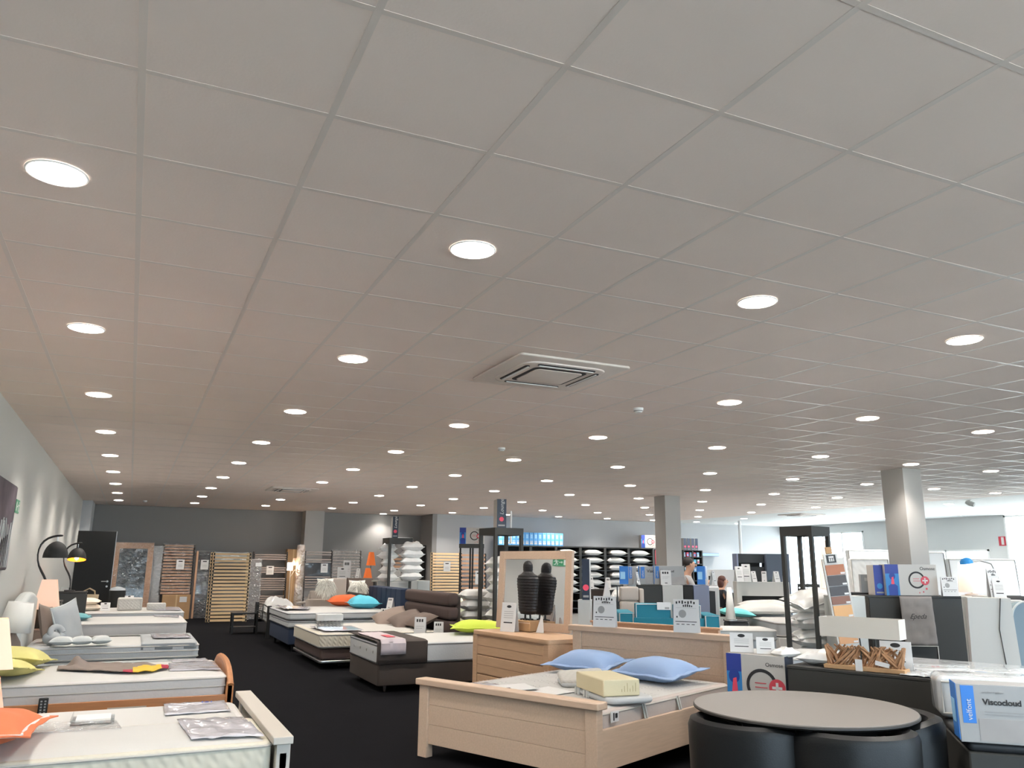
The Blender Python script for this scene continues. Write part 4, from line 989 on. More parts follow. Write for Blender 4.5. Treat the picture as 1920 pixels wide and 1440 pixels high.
def pillow_box(label, x, y, z, rz, w=.64, h=.38, d=.16, text=True, group=None):
    """white pillow box: blue picture of a head on the left, ring and red cross badge"""
    t = thing('pillow_box', label, 'box', (x, y, z), rz, group); f = -.002
    link('box', B(-w/2, w/2, 0, d, 0, h), M_cream, t, bevel=.002)
    bp = B(-w/2, -w/2+w*.26, f, 0, 0, h*.42); bp.box(-w/2, -w/2+w*.26, f, 0, h*.42, h*.70); link('lower_picture', bp, M_cyan, t, smooth=False)
    link('upper_picture', B(-w/2, -w/2+w*.26, f, 0, h*.70, h), M_osblue, t, smooth=False)
    cx = -w/2+w*.13; k = MB(); n = 18
    k.add([(cx+h*.10*math.cos(2*math.pi*i/n), f-.001, h*.62+h*.12*math.sin(2*math.pi*i/n)) for i in range(n)], [tuple(range(n))])
    k.add([(cx-h*.04, f-.001, h*.5), (cx-h*.04, f-.001, h*.38), (cx-h*.15, f-.001, h*.30), (cx-h*.14, f-.001, 0), (cx+h*.15, f-.001, 0), (cx+h*.16, f-.001, h*.30), (cx+h*.05, f-.001, h*.38), (cx+h*.05, f-.001, h*.5)], [tuple(range(8))])
    link('figure', k, M_nvbox if 0 else mat('figure_blue', '#1d3a8c', .5), t, smooth=False)
    k = MB(); k.add([(cx-h*.05, f-.002, h*.36), (cx+h*.06, f-.002, h*.36), (cx+h*.04, f-.002, h*.6), (cx-h*.02, f-.002, h*.58)], [(0, 1, 2, 3)]); link('red_neck', k, M_pinkred, t, smooth=False)
    def ringmb(cx, cz, r0, r1, y, n=36):
        m = MB(); vs = [(cx+r*math.cos(2*math.pi*i/n), y, cz+r*math.sin(2*math.pi*i/n)) for r in (r0, r1) for i in range(n)]
        m.add(vs, [(i, (i+1) % n, n+(i+1) % n, n+i) for i in range(n)]); return m
    rx = w*.10; link('ring', ringmb(rx, h*.50, h*.22, h*.275, f-.001), M_ink, t, smooth=False)
    k = MB(); n = 24; bx, bz, br = rx+h*.27, h*.48, h*.145
    k.add([(bx+br*math.cos(2*math.pi*i/n), f-.002, bz+br*math.sin(2*math.pi*i/n)) for i in range(n)], [tuple(range(n))]); link('red_badge', k, M_red, t, smooth=False)
    k = MB(); k.box(bx-br*.6, bx+br*.6, f-.004, f-.003, bz-br*.15, bz+br*.15).box(bx-br*.15, bx+br*.15, f-.004, f-.003, bz-br*.6, bz+br*.6); link('white_cross', k, M_paper, t, smooth=False)
    k = MB()
    for q, (dx, dz, rr) in enumerate(((.30, .22, .035), (.19, .12, .025), (.06, .09, .02))):
        k.add([(rx+h*dx+h*rr*math.cos(2*math.pi*i/10), f-.002, h*dz+h*rr*math.sin(2*math.pi*i/10)) for i in range(10)], [tuple(range(10))])
    k.box(rx-h*.12, rx+h*.08, f-.002, f-.001, h*.53, h*.545).box(rx-h*.12, rx+h*.1, f-.002, f-.001, h*.46, h*.475)
    link('dots', k, M_red, t, smooth=False)
    if text:
        letters('lettering', 'Osmose', w*.088, M_ink, t, (w*.325, f-.001, h*.82), align='CENTER')
        letters('lettering', 'T R O I S', h*.05, M_ink, t, (rx+h*.36, f-.001, h*.95), align='CENTER') if 0 else None
    return t
PROTO_P = {}
def wrapped_pillow(label, loc, rz, s=1, seed=0, m=M_plg, group=None, flat=1.0, tilt=(0, 0)):
    k = seed % 4
    if (k, m.name) not in PROTO_P:
        t = thing('wrapped_pillow' if m is M_plg else 'pillow', label, 'pillow', loc, 0, group); link('cushion', MB().pillow(.33, .22, .085, 100+k*7, 16, .012, .35 if m is M_plg else .12), m, t)
        PROTO_P[(k, m.name)] = t
    else: t = copy_thing(PROTO_P[(k, m.name)], loc, 0, label, group)
    t.rotation_euler = (R(tilt[0]), R(tilt[1]), rz); t.scale = (s, s, s*flat); return t
tower('tall charcoal display tower holding white pillows behind the white display panel', 5.24, 17.15, R(0), .52, 2.02)
slim_box('tall dark box with pink badge on top of the far pillow tower', 5.12, 16.95, 2.034, R(-12))
ordn = ['lowest', 'second from the bottom', 'third from the bottom', 'fourth from the bottom', 'fifth from the bottom', 'sixth from the bottom', 'topmost']
for k in range(5):
    z = 1.19+.155*k
    wrapped_pillow('white plastic wrapped pillow in the far tower, left pile, %s' % ordn[k], (5.08, 17.25+.01*k, z), R(40+19*(k % 3)), .66, k, group='pillows in the far tower', flat=1.9)
    wrapped_pillow('white plastic wrapped pillow in the far tower, right pile, %s' % ordn[k], (5.50, 16.95-.01*k, z+.03), R(-10+8*(k % 2)), .74, k+1, group='pillows in the far tower', flat=1.8)
t = thing('display_plinth', 'white plinth inside the far pillow tower under the pillows', 'plinth', (5.25, 17.1, 0)); link('body', B(-.2, .2, -.12, .2, 0, 1.08), M_cabwhite, t); link('top', B(-.2, .2, -.12, .2, 1.08, 1.10), M_cabwhite, t)
tower('charcoal display tower behind the mirror, carrying the tall dark box', 5.33, 11.85, R(6), .52, 2.04, head=.10)
slim_box('tall dark box with pink badge on the display tower behind the mirror', 5.25, 11.66, 2.054, R(-14), h=.45, w=.15)
for k in range(7):
    z = .72+.13*k
    wrapped_pillow('white plastic wrapped pillow in the tower behind the mirror, %s' % ordn[k], (5.28+.02*(k % 2), 11.85, z), R(50+22*(k % 3)), .68, k, group='pillows in the tower behind the mirror', flat=1.7)
for k in range(3):
    wrapped_pillow('pillow spilling out left of the tower behind the mirror, %s' % ordn[k], (5.12, 12.36, .68+.16*k), R(12*(k % 2)-4), .80, k+2, group='pillows left of the tower', m=M_plw, flat=1.5)
t = thing('display_plinth', 'low taupe plinth under the pillows behind the brown bed', 'plinth', (5.2, 12.25, 0)); link('body', B(-.42, .4, -.1, .45, .0, .58), M_taupe, t); link('top', B(-.43, .41, -.11, .46, .58, .60), M_taupe, t)
pillow_thing('pillow', 'pale green leaf pillow behind the lime pillow near the roll headboard', mat('leaf_cotton', '#dfe3c4', .85, var=.25, vscale=14), (4.98, 12.75, .70), .20, .28, .08, (R(60), 0, R(20)), 120)
def frame_pair(x, y, h):
    t = thing('frame_stand', 'tall narrow black double frame stand under the white pillow box', 'display stand', (x, y, 0), R(-25))
    for i, px in enumerate((-.28, -.03, .03, .28)): link('post', B(px-.022, px+.022, -.02, .02, 0, h-.1), M_black, t, smooth=False)
    link('top_board', B(-.31, .31, -.1, .1, h-.1, h), M_charc, t); link('foot_board', B(-.31, .31, -.1, .1, 0, .03), M_black, t)
frame_pair(7.72, 18.95, 1.99)
pillow_box('white pillow box with ring and red cross on top of the tall black double frame', 7.70, 18.9, 1.992, R(-25), w=.62, h=.40)
# dark passage: nothing more
# ---- chest of drawers, mirror, statue
t = thing('chest_of_drawers', 'pale oak chest of drawers with rounded top carrying the wood framed mirror', 'chest of drawers', (4.10, 8.28, 0), R(8))
DW, DD = 1.52, .60      # along local y, depth along local x (front faces -x)
link('body', B(-DD/2+.02, DD/2, -DW/2+.02, DW/2-.02, .05, .70), M_oak_dr, t, bevel=.004)
link('top', MB().slab(-DD/2-.01, DD/2+.005, -DW/2, DW/2, .70, .745, .05, .006), M_oak_dr, t)
for s in (-1, 1): link('front_post', B(-DD/2-.002, -DD/2+.05, s*(DW/2-.055)-.045, s*(DW/2-.055)+.045, 0, .70), M_oak_dr, t, bevel=.004)
for i in range(3):
    z0 = .08+.205*i; d_ = link('drawer', B(-DD/2+.002, -DD/2+.04, -DW/2+.105, DW/2-.105, z0, z0+.19), M_oak_dr, t, bevel=.004)
    link('board_groove', B(-DD/2+.0005, -DD/2+.003, -DW/2+.11, DW/2-.11, z0+.093, z0+.097), M_groove, d_, smooth=False)
link('plinth', B(-DD/2+.05, DD/2-.02, -DW/2+.05, DW/2-.05, 0, .06), M_oak_dr, t)
MX, MY, MR = 4.30, 8.65, R(-71.2)
t = thing('mirror', 'square mirror in wide oak frame standing on the oak chest of drawers', 'mirror', (MX, MY, .747)); t.rotation_euler = (R(-3.4), 0, MR)
mw, mh, fwid = 1.20, .90, .095
link('frame_side', B(-mw/2, -mw/2+fwid, -.02, .02, 0, mh), M_oak_t, t, bevel=.003); link('frame_side', B(mw/2-fwid, mw/2, -.02, .02, 0, mh), M_oak_t, t, bevel=.003)
link('frame_top', B(-mw/2+fwid, mw/2-fwid, -.02, .02, mh-fwid, mh), M_oak_t, t, bevel=.003); link('frame_bottom', B(-mw/2+fwid, mw/2-fwid, -.02, .02, 0, fwid), M_oak_t, t, bevel=.003)
link('mirror_glass', B(-mw/2+fwid-.005, mw/2-fwid+.005, -.006, .012, fwid-.005, mh-fwid+.005), M_mirror, t, smooth=False)
t = thing('sculpture', 'black ridged carved figure with rounded head standing before the mirror', 'sculpture', (4.203, 8.57, .87), R(-74))
mb = MB(); prof = []
def ridg(z, r): return r*(1+.018*math.sin(z*190))
P0 = [(0, .001), (.01, .09), (.05, .112), (.15, .118), (.25, .125), (.34, .135), (.40, .135), (.44, .118), (.465, .075), (.485, .058), (.52, .062), (.56, .060), (.59, .045), (.607, .02), (.61, .001)]
zz = [i*.61/110 for i in range(111)]
def interp(z):
    for (a, ra), (b, rb) in zip(P0, P0[1:]):
        if a <= z <= b: return ra+(rb-ra)*(z-a)/(b-a+1e-9)
    return .001
mb.rings([[(ridg(z, interp(z))*1.22*math.cos(2*math.pi*i/26), ridg(z, interp(z))*.62*math.sin(2*math.pi*i/26), .055+z) for i in range(26)] for z in zz])
fo_ = link('figure', mb, mat('black_carving', '#161416', .42, bump='noise', bscale=90, bstr=.4), t)
for s in (-1, 1):
    m = MB(); m.tube([(s*.045, 0, .012), (s*.04, 0, .09)], .011); m.tube([(s*.045, 0, .012), (s*.045+.03, -.05, .006)], .008); m.tube([(s*.045, 0, .012), (s*.045-.03, -.05, .006)], .008); m.tube([(s*.045, 0, .012), (s*.045, .04, .006)], .008)
    link('foot', m, M_black, t)
t = thing('paper_block', 'small beige block under the black sculpture', 'block', (4.19, 8.565, .747), R(-74)); link('block', B(-.13, .13, -.075, .075, 0, .122), M_carton, t, bevel=.01); link('fold', B(-.128, .128, -.077, -.074, .09, .1), M_oak, t)
card('white price list card on the chest of drawers in front of the mirror', 3.94, 8.56, .747, .20, .32, R(-60), 8, 'list')
t = thing('folded_card', 'plain white folded card lying between sculpture and mirror', 'card', (4.22, 8.30, .747), R(-70)); m = MB(); m.add([(-.06, 0, 0), (.06, .0, 0), (.01, .04, .17), (-.02, .04, .17)], [(0, 1, 2, 3)]); link('card_face', m, M_paper, t, solid=.002, smooth=False)

# ================================================================== OAK BED (foreground centre)
BX, BY, BR = 2.60, 5.72, R(24.4)
LEN, WD = 2.09, 1.74
t = thing('double_bed', 'large pale oak bed frame with plank footboard and headboard in the centre foreground', 'bed', (BX, BY, 0), BR)
hw = WD/2
for (x0, x1, ht, nm) in ((-.03, .04, .535, 'foot'), (LEN-.04, LEN+.03, .845, 'head')):
    for s in (-1, 1): link('%sboard_post' % nm, B(x0, x1, s*(hw-.055)-.05, s*(hw-.055)+.05, 0, ht), M_oak, t, bevel=.004)
link('footboard_cap', B(-.055, .065, -hw-.02, hw+.02, .535, .585), M_oak_t, t, bevel=.008)
link('headboard_cap', B(LEN-.06, LEN+.055, -hw-.04, hw+.04, .845, .90), M_oak_t, t, bevel=.008)
for i in range(3):
    link('footboard_plank', B(-.012, .022, -hw+.105, hw-.105, .10+.146*i, .10+.146*i+.1445), M_oak, t, bevel=.002)
for i in range(5):
    link('headboard_plank', B(LEN-.018, LEN+.016, -hw+.105, hw-.105, .10+.150*i, .10+.150*i+.1485), M_oak, t, bevel=.002)
for s in (-1, 1): link('side_rail', B(.04, LEN-.04, s*(hw-.03)-.015, s*(hw-.03)+.015, .14, .40), M_oak, t, bevel=.003)
link('slat_deck', B(.04, LEN-.04, -hw+.05, hw-.05, .27, .30), M_slat, t)
mm = mattress('mattress', 'white mattress with zigzag quilting on the large oak bed', .05, LEN-.05, -hw+.05, hw-.05, .302, .515, M_white, mat('mattress_side_taupe', '#b9aea8', .85, bump='noise', bscale=40, bstr=.1), r=.07, loc=(BX, BY, 0), rz=BR)
k = MB()
for i in range(16):
    x = 1.28+.045*i if i < 3 else 1.30+.0*i
zz_ = []
for r_ in range(5):
    x0 = .62+.30*r_
    for q in range(-1, 2):
        pts_ = [(x0+.05*q+.02*math.sin(j*2.2), -hw+.10+(WD-.2)*j/60, .5168) for j in range(61)]
        for j in range(60):
            a, b = pts_[j], pts_[j+1]
            if j % 2: k.add([(a[0]-.005, a[1], a[2]), (a[0]+.005, a[1], a[2]), (b[0]+.005, b[1], b[2]), (b[0]-.005, b[1], b[2])], [(0, 1, 2, 3)])
link('zigzag_stitching', k, M_inkg, mm, smooth=False)['kind'] = 'stuff'
for i, x in enumerate((.62, 1.12)):
    k = MB(); k.box(-.022, .022, -.006, .0, -.10, 0); h_ = link('side_handle', k, M_lgreyf, mm, loc=(x+.5*0, -hw+.047, .50), rot=(R(-14), 0, R(0)), smooth=False)
    link('handle_stripe', MB().box(-.008, .008, -.008, -.0055, -.10, 0), M_greyrail, h_, smooth=False)
link('care_label', B(.17, .27, -hw+.028, -hw+.032, .43, .50), M_paper, mm); link('label_print', MB().box(.20, .212, -hw+.025, -hw+.028, .44, .49).box(.225, .25, -hw+.025, -hw+.028, .455, .485), M_ink, mm, smooth=False)
def bl(x, y, z=0): return (BX+x*math.cos(BR)-y*math.sin(BR), BY+x*math.sin(BR)+y*math.cos(BR), z)
pillow_thing('pillow', 'light blue flanged pillow on the oak bed, left one nearer the chest of drawers', M_pblue, bl(1.68, .42, .605), .22, .31, .10, (0, R(-6), BR+R(3)), 201, .045, wr=.1)
pillow_thing('pillow', 'light blue flanged pillow on the oak bed, right one nearer the round table', M_pblue, bl(1.62, -.36, .605), .22, .31, .10, (0, R(-6), BR+R(-8)), 207, .045, wr=.1)
# foam samples on the bed
t = thing('mattress_sample', 'grey white quilted sample cushion with striped straps under the cream latex block', 'mattress sample', (3.38, 5.46, .517), R(-6))
link('cushion', MB().slab(-.18, .21, -.32, .30, 0, .045, .09, .022), M_sideg, t)
for i in range(4): link('strap', MB().box(-.19, -.175, .02+.05*i+.06*(i > 1), .045+.05*i+.06*(i > 1), .0, .05), M_lgreyf, t, smooth=False)
t = thing('latex_block', 'cream latex foam block on top of the quilted sample on the oak bed', 'foam block', (3.345, 5.46, .564), R(-7))
link('block', B(-.145, .145, -.25, .26, 0, .115), M_foam, t, bevel=.008)
k = MB()
for i in range(6): k.box(.0+.022*i, .003+.022*i, -.2525, -.249, .03, .03+.02*(i % 3+1))
link('cut_marks', k, mat('foam_mark', '#b7a67f', .9), t, smooth=False)
t = thing('mattress_sample', 'folded grey white quilted sample behind the cream latex block', 'mattress sample', (3.52, 6.12, .517), R(-22))
link('lower_layer', MB().slab(-.20, .2, -.17, .2, 0, .035, .05, .017), M_sideg, t); link('upper_layer', MB().at((0, 0, .038), (R(7), R(-4), 0)).slab(-.20, .18, -.16, .19, 0, .045, .05, .02), M_quilt, t)
leaflet('grey lilac leaflet at the foot end of the oak bed', [bl(.16, .70)[:2], bl(.5, .62)[:2], bl(.46, .10)[:2], bl(.14, .18)[:2]], .517, seed=61, amp=.012)
leaflet('white printed leaflet at the foot of the oak bed, with black print', [bl(.30, .42)[:2], bl(.62, .30)[:2], bl(.46, .02)[:2], bl(.16, .14)[:2]], .532, m=M_paper, seed=64, amp=.003, marks=[(.1, .35, .6, .72), (.1, .3, .78, .85)])
leaflet('thin white sheet beside the folded sample on the oak bed', [bl(.40, .1)[:2], bl(.70, .12)[:2], bl(.60, -.22)[:2], bl(.36, -.2)[:2]], .519, m=M_paper, seed=66, amp=.003)
# big cards standing behind / on headboard
HBR = BR-R(90)
for (x, y, lab) in ((4.235, 6.95, 'large white model card with grey circle on the oak headboard, left one'), (4.60, 6.14, 'large white model card with grey circle on the oak headboard, right one')):
    card(lab, x, y, .902, .235, .29, HBR+R(12), 5, 'big', name='model_card', group=None)
t = thing('wooden_shelf_edge', 'low pinkish wood board seen just behind the oak headboard', 'headboard', bl(LEN+.30, .05), BR)
link('board', B(-.02, .02, -.62, .80, .0, .91), M_slatp, t, bevel=.004); link('cap', B(-.03, .03, -.64, .82, .91, .93), M_slatp, t, bevel=.004)

# ================================================================== PILLOW SHELVING ON THE MIDDLE WALL
SX = [10.46, 11.35, 12.25, 13.14, 14.07, 14.98, 15.97]
SY0, SY1, STOP = 22.95, 23.55, 2.09
rowz = [2.04-.235*i for i in range(9)]
PNAME = ['top', 'second', 'third', 'fourth', 'fifth', 'sixth', 'seventh']
for u in range(6):
    x0, x1 = SX[u], SX[u+1]
    t = thing('shelving_unit', 'charcoal pillow shelving unit on the middle wall, %s from the left' % ORD[u], 'shelf', ((x0+x1)/2, SY0, 0), 0, 'pillow shelving')
    w_ = x1-x0
    for s in (-1, 1): link('side_panel', B(s*w_/2-.022-s*.022, s*w_/2+.022-s*.022, 0, .6, 0, STOP), M_charc, t, smooth=False)
    link('back_panel', B(-w_/2+.04, w_/2-.04, .585, .6, 0, STOP), M_blackm, t, smooth=False)
    link('top_board', B(-w_/2+.044, w_/2-.044, 0, .585, STOP-.04, STOP), M_charc, t, smooth=False)
    for i in range(1, 9): link('shelf_board', B(-w_/2+.044, w_/2-.044, .0, .585, rowz[i]-.012, rowz[i]+.012), M_charc2, t, smooth=False)
    if u >= 2:
        for i in range(1, 7):
            wrapped_pillow('white pillow on the %s shelf of the %s pillow unit from the left' % (PNAME[i-1], ORD[u]), ((x0+x1)/2+.04*((i*7+u) % 3-1), SY0+.16, rowz[i]+.088), R(90) if (i+u) % 4 == 9 else R(5*((i+u) % 3-1)), 1.02, i+u, m=M_plw, group='white pillows in the shelving', flat=1.28)
for k in range(15):
    x = 10.32+.152*k
    t = thing('pillow_box', 'sky blue pillow box standing on the shelving, %d%s from the left' % (k+1, {1: 'st', 2: 'nd', 3: 'rd'}.get(k+1 if k < 20 else 0, 'th')), 'box', (x, SY0+.02, STOP), 0, 'sky blue boxes on the shelving')
    link('box', B(-.07, .07, 0, .3, 0, .40), M_blueb, t, bevel=.004)
    k2 = MB(); k2.box(-.035, .035, -.003, 0, .22, .34); link('picture', k2, M_bluel, t, smooth=False)
    k2 = MB(); k2.box(-.05, .05, -.003, 0, .04, .10).box(-.05, .05, -.003, 0, .12, .14); link('print', k2, M_paper, t, smooth=False)
pillow_box('white pillow box with ring and red cross on the pillow shelving beside the second column', 15.78, SY0+.0, STOP, R(-4), w=.56, h=.42)
slim_box('slim dark box with pink badge beside the pillow box on the shelving', 16.17, SY0, STOP, 0, h=.42, text=None)
t = thing('poster_stand', 'red and white picture panel at the right end of the pillow shelving', 'poster', (16.14, SY0, 0)); link('panel', B(-.12, .12, 0, .04, 0, 2.05), M_charc, t); link('picture', B(-.11, .11, -.004, 0, 1.55, 2.02), M_red, t, smooth=False)
m = MB(); m.add([(.07*math.cos(a*.5), -.006, 1.83+.09*math.sin(a*.5)) for a in range(13)], [tuple(range(13))]); m.box(-.06, .06, -.006, -.0045, 1.6, 1.7); link('picture_shape', m, mat('pale_pink', '#f0b9a8', .6), t, smooth=False)
t = thing('shelving_unit', 'dark display shelving with small coloured packs right of the second column', 'shelf', (17.62, SY0, 0))
for x in (-.40, -.02, .38): link('side_panel', B(x-.02, x+.02, 0, .5, 0, 2.04), M_charc, t, smooth=False)
for z in (.1, .4, .7, 1.0, 1.3, 1.56, 1.80, 2.02): link('shelf_board', B(-.40, .38, 0, .5, z, z+.02), M_charc2, t, smooth=False)
link('back_panel', B(-.40, .38, .49, .5, 0, 2.04), M_blackm, t, smooth=False)
cols = [M_paper, M_pinkred, M_turq, M_blueb, M_bluel, M_paper]
cn = ['white', 'pink', 'turquoise', 'blue', 'pale blue', 'off-white']
q = 0
for z, zn in ((1.32, 'fourth'), (1.58, 'third'), (1.82, 'second')):
    for i in range(5):
        c = (i*2+q) % 6; x = 17.27+.148*i; q += 1
        if zn != 'second' and i == 2: x += 0
        t = thing('small_pack', 'small %s pack on the %s shelf right of the second column, %s from left' % (cn[c], zn, ORD[i]), 'box', (x, SY0+.05, z), 0, 'small packs on the display shelving')
        link('pack', B(-.045, .045, 0, .2, 0, .15), cols[c], t, bevel=.004); link('print', B(-.03, .03, -.003, 0, .03, .09), cols[(c+2) % 6], t, smooth=False)
for k in range(4):
    slim_box('slim dark box with pink badge on top of the display shelving, %s from the left' % ORD[k], 17.30+.15*k+.03*(k > 1), SY0+.02, 2.042, 0, h=.40, text=None, group='slim dark boxes right of the second column')

# ================================================================== MIDDLE RIGHT
F = R(-24.9)
def fbox(name, label, cat, x, y, w, z0, z1, d, m, m2=None, rz=F, bev=.004, sub='body'):
    t = thing(name, label, cat, (x, y, 0), rz)
    link(sub, B(-w/2, w/2, 0, d, z0, z1-.02), m, t, bevel=bev); link('top', B(-w/2, w/2, 0, d, z1-.02, z1), m2 or m, t, bevel=.003)
    return t
# cabinets carrying the grey pillow boxes
for nm, (x, y, w_, m_) in dict(a=(6.89, 10.49, .14, M_lgreyf), b=(7.13, 10.37, .37, M_charc), c=(7.44, 10.22, .31, M_cabwhite), d=(7.65, 10.12, .14, M_blackm), e=(7.83, 10.04, .24, M_cabblue)).items():
    fbox('display_cabinet', {'a': 'narrow pale grey display cabinet at the left end of the row under the grey boxes', 'b': 'charcoal display cabinet in the row under the grey boxes', 'c': 'white display cabinet in the middle of the row under the grey boxes', 'd': 'narrow black display cabinet beside the steel blue one', 'e': 'steel blue display cabinet at the right end of the row'}[nm], 'cabinet', x, y, w_-.004, 0, 1.21, .45, m_)
fbox('display_cabinet', 'dark narrow upright panel right of the steel blue cabinet', 'cabinet', 8.12, 10.15, .09, 0, 1.12, .4, M_charc2)
def visco(label, x, y, z, rz, w=.60, h=.275, d=.3, lead=.10, big=True, group=None, ts=.24, tx=.035):
    t = thing('pillow_box', label, 'box', (x, y, z), rz, group); f = -.002
    link('box', B(-w/2, w/2, 0, d, 0, h), M_viscog, t, bevel=.004)
    link('blue_label', B(-w/2+.02, -w/2+.02+lead, f, 0, h*.33, h*.97), M_blue, t, smooth=False)
    link('side_label', B(-w/2-.002, -w/2, .0, d, 0.01, h), M_blue, t, smooth=False)
    link('side_picture', B(-w/2-.004, -w/2-.002, d*.35, d*.9, h*.3, h*.7), M_bluel, t, smooth=False)
    link('velcro_letters_panel', B(-w/2+.03+lead, w/2, f, -.0005, .01, h*.42), mat('warm_grey_print', '#a59f9b', .5, var=.1), t, smooth=False)
    letters('lettering', 'velfont', lead*.62, M_paper, t, (-w/2+.02+lead*.72, -.004, h*.38), rot=(R(90), R(-90), 0))
    if big:
        letters('lettering', 'Viscocloud', h*ts, M_ink, t, (-w/2+.02+lead+tx, -.003, h*.66), bold=.001)
        letters('small_lettering', 'oreiller \u2022 pillow', h*ts*.4, M_inkg, t, (-w/2+.02+lead+tx, -.003, h*.85))
        k = MB(); k.box(-w/2+lead+.06, w*.1, -.003, -.0025, h*.53, h*.545).box(-w/2+lead+.06, w*.16, -.003, -.0025, h*.485, h*.50); link('small_print', k, M_inkg, t, smooth=False)
    return t
visco('grey pillow box with blue label, leftmost in the row on the display cabinets', 6.86, 10.42, 1.212, F+R(60), w=.34, h=.27, d=.14, lead=.12, big=False)
visco('grey pillow box with blue label behind the longest one on the display cabinets', 7.22, 10.49, 1.212, F, w=.32, h=.27, d=.12, lead=.06)
visco('long grey pillow box with blue label on the display cabinets left of the standing man', 7.47, 10.34, 1.212, F, w=.46, h=.28, d=.12, lead=.055, ts=.17, tx=.02)
visco('grey pillow box turned with its blue side forward, rightmost on the display cabinets', 8.02, 10.15, 1.212, F+R(70), w=.3, h=.28, d=.12, lead=.10, big=False)
card('white card standing in front of the long grey pillow box', 7.36, 10.27, 1.212, .16, .215, F, 8)
card('thin slanted card at the left end of the display cabinets', 6.90, 10.3, 1.212, .04, .2, F+R(30), 18, 'list')
card('slanted card leaning at the right end of the display cabinets', 8.06, 9.98, 1.212, .09, .22, F+R(50), 12, 'list')
# items left of it, behind the headboard
slim_box('tall midnight blue box with pink badge right beside the mirror', 4.97, 8.56, 1.085, F-R(10), h=.475, w=.09, d=.2, text=None)
t = thing('tall_box', 'tall white plinth under the midnight blue box beside the mirror', 'plinth', (4.97, 8.60, 0), F-R(10)); link('body', B(-.075, .075, -.02, .22, 0, 1.06), M_cabwhite, t, bevel=.003); link('top', B(-.077, .077, -.022, .222, 1.06, 1.084), M_cabwhite, t)
fbox('display_cabinet', 'dark brown display cabinet behind the plinth beside the mirror', 'cabinet', 6.93, 11.64, .34, 0, 1.11, .4, M_brown, M_charc)
fbox('display_cabinet', 'slate coloured display cabinet carrying two slanted cards', 'cabinet', 7.16, 11.42, .14, 0, 1.10, .4, M_charc2)
card('slanted white card, left one on the dark cabinets right of the mirror', 6.92, 11.72, 1.112, .09, .2, F+R(25), 14, 'price')
card('slanted white card, right one on the dark cabinets right of the mirror', 7.13, 11.52, 1.102, .08, .2, F+R(25), 14, 'price')
t = thing('cone_card', 'white paper cone with plastic bag beside the beige channelled headboard', 'paper cone', (6.36, 10.35, .0), F); m = MB(); m.frustum(.16, .1, 0, .14, .08, .95); link('stand', m, M_cabwhite, t, smooth=False); m = MB(); m.frustum(.15, .08, .95, .03, .02, 1.26, cap=False); link('cone', m, M_paper, t, smooth=False, solid=.002)
link('plastic_bag', MB().at((.20, .02, 1.05)).pillow(.13, .12, .08, 3, 14, wr=.7), M_plg, t)
t = thing('upholstered_headboard', 'beige headboard with horizontal rolls behind the left model card', 'headboard', (6.56, 10.0, 0), F)
for i in range(5): link('roll', MB().slab(-.17, .10, -.04, .08, .2+.2*i, .395+.2*i, .03, .03), M_beigef, t)
link('side_panel', MB().slab(.105, .17, -.06, .12, .05, 1.17, .03, .02), M_beigef, t)
tapered_lamp('table_lamp', 'orange lamp peeping out beside the left model card', 5.60, 8.86, .62, two=False, s=1.25)
fbox('side_table', 'dark side table under the peeping orange lamp', 'table', 5.62, 8.75, .3, 0, .618, .3, M_charc)
t = thing('white_pouch', 'small white folded cloth left of the left model card', 'cloth', (5.14, 8.62, .62), F); link('cloth', MB().pillow(.07, .05, .16, 4, 10), M_plw, t); link('stand', B(-.08, .08, -.05, .05, -.62, -.0), M_cabwhite, t)
# teal sofa
t = thing('sofa', 'teal two seat sofa with white piping behind the oak headboard', 'sofa', (5.72, 8.0, 0), F-R(3))
def piped(name, x0, x1, y0, y1, z0, z1):
    link(name, MB().slab(x0, x1, y0, y1, z0, z1, .02, .015), M_teal, t)
    for y in (y0-.004,): link('piping', MB().loop([(x0+.01, y, z0+.01), (x1-.01, y, z0+.01), (x1-.01, y, z1-.01), (x0+.01, y, z1-.01)], .008), M_paper, t)
piped('back_cushion', -.36, .06, -.02, .12, .45, 1.06); piped('back_cushion', .085, .40, -.02, .12, .45, 1.05)
piped('arm', -.56, -.385, -.1, .6, .1, .96); piped('arm', .42, .60, -.1, .6, .1, .94)
link('seat', MB().slab(-.38, .415, .1, .65, .12, .45, .03, .02), M_teal, t); link('back_panel', B(-.385, .42, -.09, -.03, .1, .90), M_teal, t)
tg = link('price_tag', B(-.11, .05, -.04, -.034, .99, 1.075), M_paper, t); link('tag_print', B(-.02, .03, -.043, -.04, 1.0, 1.02), M_inkg, tg)
for x in (-.5, .54): link('leg', B(x-.02, x+.02, .0, .04, 0, .12), M_chrome, t)
